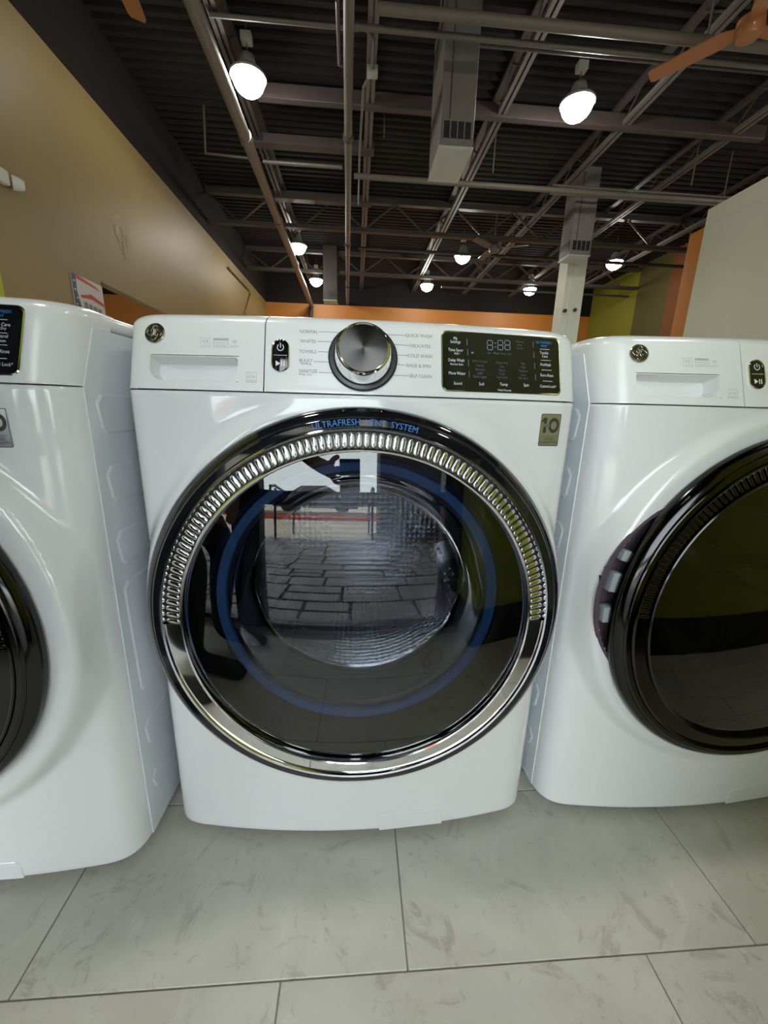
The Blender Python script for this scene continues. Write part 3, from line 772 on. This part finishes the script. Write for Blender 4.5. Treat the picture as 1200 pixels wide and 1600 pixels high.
# pipes
def pipe(name, pts, r, m, lab, cat='pipe', n=12): return tag(tube(name, pts, r, m, None, n), lab, cat)
p0, p1 = on((299, 0), 2, 4.12), on((487, 478), 1, YF-.03)
dr_ = (p0-p1).normalized()
sp = empty('silver_pipe', p1); tag(sp, 'big silver round pipe running along the left to the back wall', 'pipe')
tube('pipe_run', [(0, 0, 0), tuple((p0+dr_*3.4-p1))], .072, PIPE, sp, 20)
for q in ((380, 215), (437, 345), (466, 412)):
    t = on(q, 1, 0); 
    best = min((abs(((p1+dr_*s)-CAM).normalized().dot(ray(q).normalized())-1), s) for s in [i*.05 for i in range(260)])[1]
    tube('coupling', [tuple(dr_*(best-.05)), tuple(dr_*(best+.05))], .084, PIPE, sp, 20)
tube('elbow', [(0, -.05, 0), (-.02, -.06, -.25), (-.03, -.06, -.5)], .07, STEELB, sp, 16)
a, b = on((545, 0), 2, 4.2), on((543, 474), 1, YF-.03)
s_ = empty('sprinkler_main', b); tag(s_, 'grey sprinkler main straight above the knob, running to the back wall', 'pipe')
tube('pipe_run', [(0, 0, 0), tuple(a+(a-b).normalized()*4.5-b)], .05, mat('olive_pipe', (.135, .12, .105), .5), s_, 14)
for y_ in (5.55, 9.0, 12.0):
    t = (y_-b.y)/(a.y-b.y); c_ = (a-b)*t; tube('coupling', [tuple(c_+Vector((0, -.04, 0))), tuple(c_+Vector((0, .04, 0)))], .068, STEELB, s_, 14)
def xpipe(q0, q1, z, r, m, lab, ext=0):
    a, b = on(q0, 2, z), on(q1, 2, z); y = (a.y+b.y)/2
    return pipe('conduit' if r < .03 else 'sprinkler_pipe', [(a.x, y, z), (b.x+ext, y, z)], r, m, lab)
xpipe((590, 2), (1200, 84), 4.3, .045, mat('olive_pipe', (.135, .12, .105)), 'thick olive pipe across the top right, above the brown fan blade', .5)
xpipe((549, 34), (1200, 111), 4.32, .026, STEELL, 'pale grey conduit below the thick olive pipe at top', .5)
xpipe((330, 30), (560, 38), 4.563, .022, STEELL, 'thin conduit near the top ending beside the sprinkler main')
xpipe((752, 60), (1200, 125), 4.57, .014, STEEL, 'thinnest grey conduit just under the pale conduit at top right')
xpipe((410, 250), (535, 264), 4.3, .026, STEELL, 'conduit from the silver pipe to the sprinkler main')
xpipe((553, 264), (1200, 330), 4.3, .04, mat('olive_pipe', (.135, .12, .105)), 'long pipe crossing behind the foot of the square duct drop', .3)
xpipe((870, 282), (1200, 320), 4.5, .016, STEELL, 'thin conduit above the second duct drop at right')
xpipe((870, 290), (1200, 338), 4.4, .018, STEELL, 'thin conduit just below the long pipe at right')
xpipe((560, 384), (1100, 422), 4.28, .035, STEEL, 'dim pipe crossing behind the middle lamp')
xpipe((690, 448), (1060, 468), 4.25, .03, STEEL, 'dim far pipe crossing near the back wall')
tube_l = pipe('conduit', [tuple(on((318, 165), 1, 6.2)), tuple(on((321, 240), 1, 6.2)), tuple(on((392, 248), 1, 6.2))], .018, STEEL, 'bent conduit drop left of the silver pipe', 'conduit')
pipe('conduit', [(on((527, 0), 2, 4.3)).to_tuple(), (on((530, 100), 2, 4.3)).to_tuple(), (on((543, 105), 2, 4.3)).to_tuple()], .02, STEELL, 'short conduit hugging the left of the sprinkler main at top', 'conduit')
jb = on((582, 112), 2, 4.52); 
tag(box('junction_box', (-.06, -.05, -.04), (.06, .05, .04), mat('box_grey', (.42, .42, .40), .5), None, .006, 2, jb), 'pale grey junction box on the joist above the knob', 'junction box')
pipe('conduit', [on((582, 108), 2, 4.52).to_tuple(), on((584, 62), 2, 4.52).to_tuple(), on((572, 46), 2, 4.52).to_tuple(), on((552, 43), 2, 4.52).to_tuple()], .018, STEELL, 'bent conduit rising from the junction box', 'conduit')
pipe('conduit', [on((578, 118), 2, 4.5).to_tuple(), on((568, 136), 2, 4.5).to_tuple(), on((562, 230), 2, 4.5).to_tuple(), on((560, 320), 2, 4.5).to_tuple()], .016, STEELL, 'thin conduit running back from the junction box', 'conduit')
# hanger rods
for k, (q, z) in enumerate((((688, 30), 4.3), ((1105, 60), 4.3), ((1080, 290), 4.3), ((1130, 310), 4.3), ((600, 215), 4.5), ((770, 270), 4.3))):
    c_ = on(q, 2, z); pipe('hanger_rod', [(c_.x, c_.y, z), (c_.x, c_.y, DECK+.01)], .010, STEELL, ['thin rod hanging left of the square duct top', 'thin rod above the brown fan blade', 'thin rod holding the long pipe near the partition', 'second thin rod holding the long pipe at the partition edge', 'thin rod right of the sprinkler main', 'thin rod holding the long pipe right of the duct foot'][k], 'rod', 6)
# duct drops
def duct(x0, x1, y0, y1, z, lab, side=False, m=GALV):
    d = empty('duct_drop', ((x0+x1)/2, (y0+y1)/2, 0)); tag(d, lab, 'air duct', 'square duct drops hanging from the deck')
    hx, hy = (x1-x0)/2, (y1-y0)/2
    box('casing', (-hx, -hy, z+.02), (hx, hy, DECK), m, d, .006, 1)
    box('end_cap', (-hx-.006, -hy-.006, z), (hx+.006, hy+.006, z+.02), mat('pale_cap', (.50, .53, .52), .4, .2), d, .003, 1)  # underside coloured paler than the casing to look brightly lit
    box('grille', (-hx+.025, -hy-.006, z+.09), (hx-.025, -hy, z+.24), DKGREY, d)
    for i in range(5): 
        xx = -hx+.03+(2*hx-.06)*i/4; box('grille_bar', (xx-.006, -hy-.014, z+.085), (xx+.006, -hy-.006, z+.245), m, d)
    for i in (1,): box('seam', (-hx+.09, -hy-.006, z+.26), (-hx+.102, -hy, DECK), STEELB, d)
    if side:
        box('side_grille', (-hx-.006, -hy+.03, z+.07), (-hx, hy-.03, z+.25), DKGREY, d)
duct(.87, 1.24, 4.5, 5.18, 3.59, 'grey square duct drop with pale underside hanging in the middle')
duct(3.80, 4.19, 7.22, 7.62, 3.58, 'dark square duct drop in front of the white column', True)
duct(-.93, -.56, 11.4, 11.8, 3.62, 'far dark duct drop left of the sprinkler main', True, STEEL)
# fans
def fan(x, y, z, rot, m, L, lab, kids=3):
    f_ = empty('ceiling_fan', (x, y, z), rot); tag(f_, lab, 'ceiling fan', 'three-blade ceiling fans')
    bm = bmesh.new(); rings = []
    for rr, zz in ((.02, -.09), (.085, -.08), (.11, -.03), (.10, .05), (.04, .08), (.02, .10)): rings.append([bm.verts.new((rr*math.cos(k/20*2*PI), rr*math.sin(k/20*2*PI), zz)) for k in range(20)])
    for a, b in zip(rings, rings[1:]):
        for k in range(20): bm.faces.new((a[k], a[(k+1) % 20], b[(k+1) % 20], b[k]))
    bm.faces.new(rings[0]); bm.faces.new(rings[-1]); from_bm('motor', bm, m, f_, auto=40)
    for k in range(kids):
        bm = bmesh.new(); pr = [(.09, .04), (.2, .075), (.4, .075), (L-.03, .065), (L, .05)]; tw = .2; top = []; bot = []
        for (rr, w) in pr:
            for s in (1, -1):
                top.append(bm.verts.new((rr, s*w, s*w*tw+.006))); bot.append(bm.verts.new((rr, s*w, s*w*tw-.006)))
        n = len(pr)
        for i in range(n-1):
            bm.faces.new((top[2*i], top[2*i+2], top[2*i+3], top[2*i+1])); bm.faces.new((bot[2*i], bot[2*i+1], bot[2*i+3], bot[2*i+2]))
            for s in (0, 1): bm.faces.new((top[2*i+s], top[2*i+2+s], bot[2*i+2+s], bot[2*i+s]))
        bm.faces.new((top[0], top[1], bot[1], bot[0])); bm.faces.new((top[-2], top[-1], bot[-1], bot[-2]))
        b_ = from_bm('blade', bm, m, f_); b_.rotation_euler = (0, 0, k*2*PI/3)
    tube('downrod', [(0, 0, .09), (0, 0, DECK-z+.02)], .012, m, f_, 8)
WOODF = mat('copper_brown', (.40, .15, .06), .35, coat=.3)
h0, t0 = on((1172, 42), 2, 4.1), on((1015, 121), 2, 4.1); dd = t0-h0
fan(h0.x, h0.y, 4.1, math.atan2(dd.y, dd.x), WOODF, dd.length, 'copper-brown ceiling fan at the top right corner')
t1 = on((216, 30), 2, 3.8); fan(t1.x+.10, t1.y-.78, 3.8, math.atan2(.78, -.10), WOODF, .79, 'copper-brown ceiling fan at the top left, only one blade tip in view')
h0, t0 = on((772, 388), 2, 4.2), on((826, 383), 2, 4.2); dd = t0-h0
fan(h0.x, h0.y, 4.2, math.atan2(dd.y, dd.x), mat('grey_fan', (.13, .12, .12), .4), dd.length, 'small dark ceiling fan far back beside the middle lamp')
# white steel column with bolts
cl = empty('steel_column', (4.235, 7.9, 0)); tag(cl, 'white painted steel column behind the dark duct drop', 'column')
box('shaft', (-.185, -.165, 0), (.185, .19, DECK), mat('white_paint', (.70, .73, .65), .5), cl)
box('face_plate', (-.07, -.19, 0), (.185, -.1655, DECK), mat('white_paint', (.70, .73, .65)), cl)
for x, z in ((.05, 2.80), (-.15, 2.78)):
    bm = bmesh.new(); tube_bm(bm, [(x, -.235, z), (x, -.175, z)], .035, 6); tube_bm(bm, [(x, -.26, z), (x, -.235, z)], .02, 6); from_bm('bolt', bm, mat('bolt', (.14, .11, .05), .4, .8), cl)
# ------------------------------------------------------------------ things on the left wall
e = empty('emergency_light', (XL, 3.49, 2.60)); tag(e, 'white twin-head emergency light high on the tan wall at the left edge', 'emergency light')
EW = mat('white_fixture', (.72, .72, .68), .4)
box('body', (.0, -.24, -.05), (.06, .03, .06), EW, e, .012, 2)
for y_ in (-.29, .10):
    o = lathe('lamp_head', [(.0, .05), (.035, .05), (.05, .02), (.055, -.03), (.045, -.035), (0, -.03)], EW, e, 20); o.location = (.06, y_, .005); o.rotation_euler = (0, 0, -.9)
pw = empty('wall_patch', (XL, 5.34, 2.82)); tag(pw, 'scraped patch with bare plaster strips on the tan wall', 'wall patch')
random.seed(3)
def blob(name, pts, m, th=.004):
    bm = bmesh.new(); a = [bm.verts.new((.0, y_, z_)) for y_, z_ in pts]; b = [bm.verts.new((th, y_, z_)) for y_, z_ in pts]
    bm.faces.new(b); n = len(pts)
    for i in range(n): bm.faces.new((a[i], a[(i+1) % n], b[(i+1) % n], b[i]))
    return from_bm(name, bm, m, pw)
blob('plaster', [(-.20+.0, .16), (-.05, .26), (.16, .22), (.20, .05), (.17, -.18), (.02, -.26), (-.10, -.1)], mat('plaster', (.40, .31, .19), .6), .002)
for L in ([(-.10, .10), (-.12, .0), (-.06, -.06), (0, -.02), (.02, -.2)], [(-.10, .10), (-.02, .12), (.04, .04), (.05, -.22)], [(.08, .06), (.12, -.02), (.10, -.06)]):
    bm = bmesh.new(); tube_bm(bm, [(.004, y_, z_) for y_, z_ in L], .012, 5); from_bm('scraped_edge', bm, mat('bare_plaster', (.52, .46, .36), .6), pw)
pipe('conduit', [tuple(on((357, 418), 0, XL+.035)), tuple(on((388, 452), 0, XL+.035)), tuple(on((391, 458), 0, XL+.035)), tuple(on((383, 490), 0, XL+.035))], .022, mat('tan_conduit', (.26, .18, .09), .5), 'thin tan conduit bending down the far end of the tan wall', 'conduit', 8)
ps = empty('wall_poster', (XL+.002, 4.21, 1.68)); ps.scale = (1, 1, .65); tag(ps, 'red white and blue poster on the tan wall above the left washer', 'poster')
box('sheet', (0, 0, 0), (.006, .53, .66), mat('poster_white', (.60, .60, .60), .4), ps)
def pq(name, pts, m, x=.0075):
    return from_py(name, [(x, a, b) for a, b in pts], [tuple(range(len(pts)))], m, ps, smooth=False)
NAVY = mat('poster_navy', (.03, .035, .12), .4); RED = mat('poster_red', (.50, .03, .03), .4); PGR = mat('poster_grey', (.20, .20, .20), .4)
pq('navy_field', [(0, 0), (.13, 0), (.06, .40), (.07, .66), (0, .66)], NAVY)
pq('red_band', [(.07, .60), (.49, .55), (.40, .60), (.09, .66), (.07, .66)], RED)
pq('red_stripe', [(.10, .36), (.30, .44), (.52, .36), (.52, .31), (.30, .36), (.12, .33)], RED)
pq('red_tag', [(.45, .0), (.53, .0), (.53, .16), (.47, .12)], RED)
for i in range(4): pq('appliance_print', [(.15+i*.08, .02), (.215+i*.08, .02), (.215+i*.08, .28-.01*i), (.15+i*.08, .28-.01*i)], PGR)
random.seed(5)
for (y_, z_) in ((.03, .42), (.05, .30), (.03, .2), (.06, .1), (.03, .55)):
    pq('star', [(y_+(.022 if k % 2 == 0 else .009)*math.sin(k*PI/5), z_+(.022 if k % 2 == 0 else .009)*math.cos(k*PI/5)) for k in range(10)], mat('poster_white', (.6, .6, .6)), .0085)
# ================================================================== OUTSIDE, seen in the door glass
lot = struct(box('floor_outside', (-40, -60, -.16), (40, YB-.10, -.10), mat('lane_concrete', (.44, .37, .30), .8, noise=(.6, (.52, .44, .36)))))
STONE = mat('stamped_stone_in_shade', (.085, .068, .072), .55, noise=(6, (.15, .125, .13)), bump=.6, bscale=25)  # darkened in colour for the shade of a canopy that is not built
walk = struct(box('floor_walkway', (-6, -3.85, -.10), (6, YB-.101, -.022), mat('stone_joint', (.03, .028, .028), .9)))
random.seed(11)
y = YB-.105
while y > -3.75:
    h = random.choice((.22, .30, .36)); h = min(h, y+3.85)
    x = -3.4+random.random()*.3
    while x < 3.0:
        w = random.choice((.30, .42, .55, .68))
        parts_ = [(x, y-h, x+w, y)] if random.random() < .6 else [(x, y-h*.5, x+w, y), (x, y-h, x+w, y-h*.5)]
        for (a, b, c_, d) in parts_:
            bm = bmesh.new(); g = .011
            bbox(bm, (a+g, b+g, -.03), (c_-g, d-g, -.004+random.random()*.004), .005, 1); from_bm('paving_stone', bm, STONE, walk)
        x += w
    y -= h
# kerb island with mulch
isl = empty('kerb_island', (-2.0, -9.3, -.10)); tag(isl, 'red-kerbed mulch island outside, mirrored in the door glass', 'kerb')
box('kerb', (-4.5, -1.0, 0), (4.0, 1.0, .15), mat('red_kerb', (.55, .08, .06), .6), isl, .04, 2)
box('mulch', (-4.35, -.85, .12), (3.85, .85, .19), mat('mulch', (.13, .07, .04), .9, bump=1., bscale=20), isl)
def car(x, y, colr, lab, rz=0):
    c_ = empty('parked_car', (x, y, -.10), rz); tag(c_, lab, 'car')
    pr = [(-2.2, .30), (-2.25, .62), (-2.1, .88), (-1.35, 1.0), (-.75, 1.42), (.55, 1.45), (1.35, 1.02), (2.1, .85), (2.25, .55), (2.2, .28)]
    bm = bmesh.new(); rings = []
    for yy, s in ((-.88, .93), (-.86, 1.), (.86, 1.), (.88, .93)):
        rings.append([bm.verts.new((px_*s, yy*(.80 if pz > 1.1 else 1.), .3+(pz-.3)*(.97+.03*s))) for px_, pz in pr])
    n = len(pr)
    for a, b in zip(rings, rings[1:]):
        for k in range(n): bm.faces.new((a[k], a[(k+1) % n], b[(k+1) % n], b[k]))
    bm.faces.new(rings[0]); bm.faces.new(rings[-1]); from_bm('body', bm, mat('car_paint_%.2f' % colr[0], colr, .2, coat=.8), c_)
    for s in (-1, 1):
        from_py('side_window', [(-1.15, s*.84, 1.02), (1.1, s*.84, 1.04), (.5, s*.72, 1.36), (-.7, s*.72, 1.35)], [(0, 1, 2, 3)], BLACKG, c_, smooth=False)
    for wx in (-1.4, 1.4):
        for s in (-1, 1):
            w_ = lathe('wheel', [(.0, -.10), (.32, -.10), (.34, -.05), (.34, .05), (.32, .10), (0, .10)], BLACKT, c_, 28); w_.location = (wx, s*.82, .34)
            lathe('rim', [(.0, -.115), (.20, -.112), (.22, -.10)], CHROME, w_, 10)
car(-2.2, -13.0, (.02, .022, .03), 'dark sedan parked outside beyond the red kerb, mirrored in the door glass')
car(-9.5, -19.0, (.30, .04, .04), 'red car parked far outside at left, mirrored in the door glass', .2)
def rail(x, lab):
    r_ = empty('handrail', (x, -3.8, -.02)); tag(r_, lab, 'handrail', 'handrails beside the outside steps')
    tube('post', [(0, 0, 0), (0, 0, .86)], .022, ALU, r_, 10); tube('post', [(.0, -1.2, -.08), (.0, -1.2, .70)], .022, ALU, r_, 10)
    tube('top_rail', [(0, .25, .78), (0, .22, .88), (0, 0, .90), (0, -1.2, .72), (0, -1.45, .70)], .022, ALU, r_, 10)
rail(-1.40, 'dark metal handrail outside, left one in the door glass reflection'); rail(.24, 'dark metal handrail outside, right one in the door glass reflection')
pr_ = empty('stone_pier', (.95, -4.0, -.10)); tag(pr_, 'dark stone pier outside beside the right handrail', 'pier')
box('pier_shaft', (-.6, -.35, .15), (.6, .35, 4.2), mat('pier_stone', (.05, .04, .045), .7), pr_, .01); box('pier_base', (-.66, -.41, 0), (.66, .41, .15), mat('pier_stone', (.05, .04, .045)), pr_, .01)
# ================================================================== PHOTOGRAPHER
ph = bpy.data.objects.new('smartphone', None); COL.objects.link(ph)
ph.matrix_world = Matrix.Translation(CAM - _f*.016) @ CAMROT.to_4x4()
tag(ph, 'black phone held upright in front of the washer, mirrored in its door glass', 'phone')
bm = bmesh.new(); bbox(bm, (-.066, -.145, -.004), (.012, .016, .004), .003, 2); from_bm('phone_body', bm, BLACKT, ph, auto=40)
from_py('screen', [(-.063, -.142, .0043-.0086), (.009, -.142, -.0043), (.009, .013, -.0043), (-.063, .013, -.0043)], [(3, 2, 1, 0)], BLACKG, ph, smooth=False)
def person():
    J = {}; E_ = []; R = {}
    def j(n, p_, r, par=None):
        J[n] = Vector(p_); R[n] = r
        if par: E_.append((par, n))
    j('pelvis', (-.78, -.60, .80), (.15, .13)); j('waist', (-.75, -.60, .95), (.14, .12), 'pelvis'); j('chest', (-.66, -.60, 1.16), (.17, .13), 'waist')
    j('neckb', (-.58, -.60, 1.34), (.075, .07), 'chest'); j('neck', (-.54, -.60, 1.41), (.055, .055), 'neckb'); j('head', (-.50, -.60, 1.50), (.085, .08), 'neck'); j('crown', (-.50, -.60, 1.60), (.075, .07), 'head')
    for s, y_ in (('r', -.50), ('l', -.72)):
        sg = 1 if s == 'r' else -1
        j('hip'+s, (-.76, -.60+.10*sg, .76), (.105, .10), 'pelvis'); j('thigh'+s, (-.66, -.60+.11*sg, .60), (.085, .085), 'hip'+s)
        j('knee'+s, (-.565, -.60+.11*sg, .46), (.062, .062), 'thigh'+s); j('calf'+s, (-.59, -.60+.11*sg, .30), (.058, .058), 'knee'+s)
        j('ankle'+s, (-.62, -.60+.11*sg, .085), (.042, .042), 'calf'+s); j('heel'+s, (-.60, -.60+.11*sg, .045), (.042, .04), 'ankle'+s)
        j('ball'+s, (-.46, -.60+.115*sg, .035), (.045, .034), 'heel'+s); j('toe'+s, (-.40, -.60+.115*sg, .030), (.036, .027), 'ball'+s)
        j('sh'+s, (-.60, -.60+.17*sg, 1.27), (.068, .065), 'chest'); j('elb'+s, (-.44, -.60+.20*sg, 1.04), (.044, .044), 'sh'+s)
    j('wrr', (-.17, -.60, .83), (.028, .024), 'elbr'); j('palmr', (-.117, -.662, .80), (.034, .016), 'wrr')
    j('wrl', (-.50, -.72, .74), (.029, .026), 'elbl'); j('palml', (-.515, -.71, .66), (.036, .018), 'wrl')
    P0 = J['palmr']
    for k, (dz, L) in enumerate(((.028, .9), (.010, 1.), (-.010, .95), (-.028, .75))):
        j('f%da' % k, (P0.x+.035*L, P0.y-.018, P0.z+dz-.012), (.009, .009), 'palmr'); j('f%db' % k, (P0.x+.060*L, P0.y-.034, P0.z+dz-.014), (.0085, .0085), 'f%da' % k); j('f%dc' % k, (P0.x+.064*L, P0.y-.052, P0.z+dz-.015), (.0075, .0075), 'f%db' % k)
    j('tha', (P0.x+.02, P0.y+.004, P0.z+.042), (.0105, .0105), 'palmr'); j('thb', (P0.x+.042, P0.y-.010, P0.z+.055), (.009, .009), 'tha')
    P1 = J['palml']
    for k, (dy, L) in enumerate(((.028, .9), (.010, 1.), (-.010, .95), (-.028, .75))):
        j('g%da' % k, (P1.x-.004, P1.y+dy, P1.z-.055*L), (.009, .009), 'palml'); j('g%db' % k, (P1.x-.016, P1.y+dy, P1.z-.085*L), (.008, .008), 'g%da' % k)
    j('tga', (P1.x+.004, P1.y+.045, P1.z-.012), (.010, .010), 'palml'); j('tgb', (P1.x+.004, P1.y+.058, P1.z-.040), (.0085, .0085), 'tga')
    names = list(J); ix = {n: i for i, n in enumerate(names)}
    me = bpy.data.meshes.new('person'); me.from_pydata([J[n] for n in names], [(ix[a], ix[b]) for a, b in E_], []); me.update()
    o = bpy.data.objects.new('person', me); COL.objects.link(o)
    sk = o.modifiers.new('skin', 'SKIN'); 
    if not me.skin_vertices: me.attributes
    for i, n in enumerate(names):
        sv = me.skin_vertices[0].data[i]; sv.radius = R[n]; sv.use_root = (n == 'pelvis')
    sb = o.modifiers.new('sub', 'SUBSURF'); sb.levels = 2; sb.render_levels = 2
    dg = bpy.context.evaluated_depsgraph_get(); me2 = bpy.data.meshes.new_from_object(o.evaluated_get(dg))
    bpy.data.objects.remove(o, do_unlink=True)
    me2.materials.clear()
    for m in (mat('black_clothes', (.010, .010, .012), .8), mat('skin', (.42, .25, .17), .5)): me2.materials.append(m)
    wr, wl, nk = J['wrr'], J['wrl'], J['neck']
    for p_ in me2.polygons:
        c_ = p_.center; p_.use_smooth = True
        p_.material_index = 1 if (c_.z > nk.z-.02 and c_.x > -.66) or (c_.x > wr.x-.01) or ((c_-Vector(J['palml'])).length < .10 and c_.z < wl.z) else 0
    per = bpy.data.objects.new('person', me2); COL.objects.link(per)
    tag(per, 'person in black clothes leaning in with a phone, mirrored in the door glass', 'person')
    # face and hair as children
    hc = Vector((-.50, -.60, 1.53))
    bm = bmesh.new(); bmesh.ops.create_uvsphere(bm, u_segments=20, v_segments=12, radius=1, matrix=Matrix.Translation(hc+Vector((-.022, 0, .032))) @ Matrix.Diagonal((.105, .098, .105, 1)))
    bmesh.ops.delete(bm, geom=[v_ for v_ in bm.verts if v_.co.z < hc.z-.02 or (v_.co.x > hc.x+.045 and v_.co.z < hc.z+.08)], context='VERTS'); from_bm('hair', bm, mat('dark_hair', (.02, .015, .012), .6), per, smooth=True)
    bm = bmesh.new(); tube_bm(bm, [hc+Vector((.078, 0, .005)), hc+Vector((.092, 0, -.018)), hc+Vector((.102, 0, -.035)), hc+Vector((.08, 0, -.045))], [.007, .010, .014, .010], 8); from_bm('nose', bm, MATS['skin'], per, smooth=True)
    for s in (-1, 1):
        bm = bmesh.new(); bmesh.ops.create_uvsphere(bm, u_segments=10, v_segments=8, radius=.012, matrix=Matrix.Translation(hc+Vector((.076, s*.032, .0)))); from_bm('eye', bm, mat('eye', (.10, .08, .07), .2), per, smooth=True)
        bm = bmesh.new(); bmesh.ops.create_uvsphere(bm, u_segments=10, v_segments=8, radius=1, matrix=Matrix.Translation(hc+Vector((-.005, s*.086, -.01))) @ Matrix.Diagonal((.018, .009, .030, 1))); from_bm('ear', bm, MATS['skin'], per, smooth=True)
    bm = bmesh.new(); bmesh.ops.create_uvsphere(bm, u_segments=12, v_segments=8, radius=1, matrix=Matrix.Translation(hc+Vector((.072, 0, -.068))) @ Matrix.Diagonal((.012, .024, .007, 1))); from_bm('mouth', bm, mat('lips', (.35, .14, .11), .5), per, smooth=True)
person()
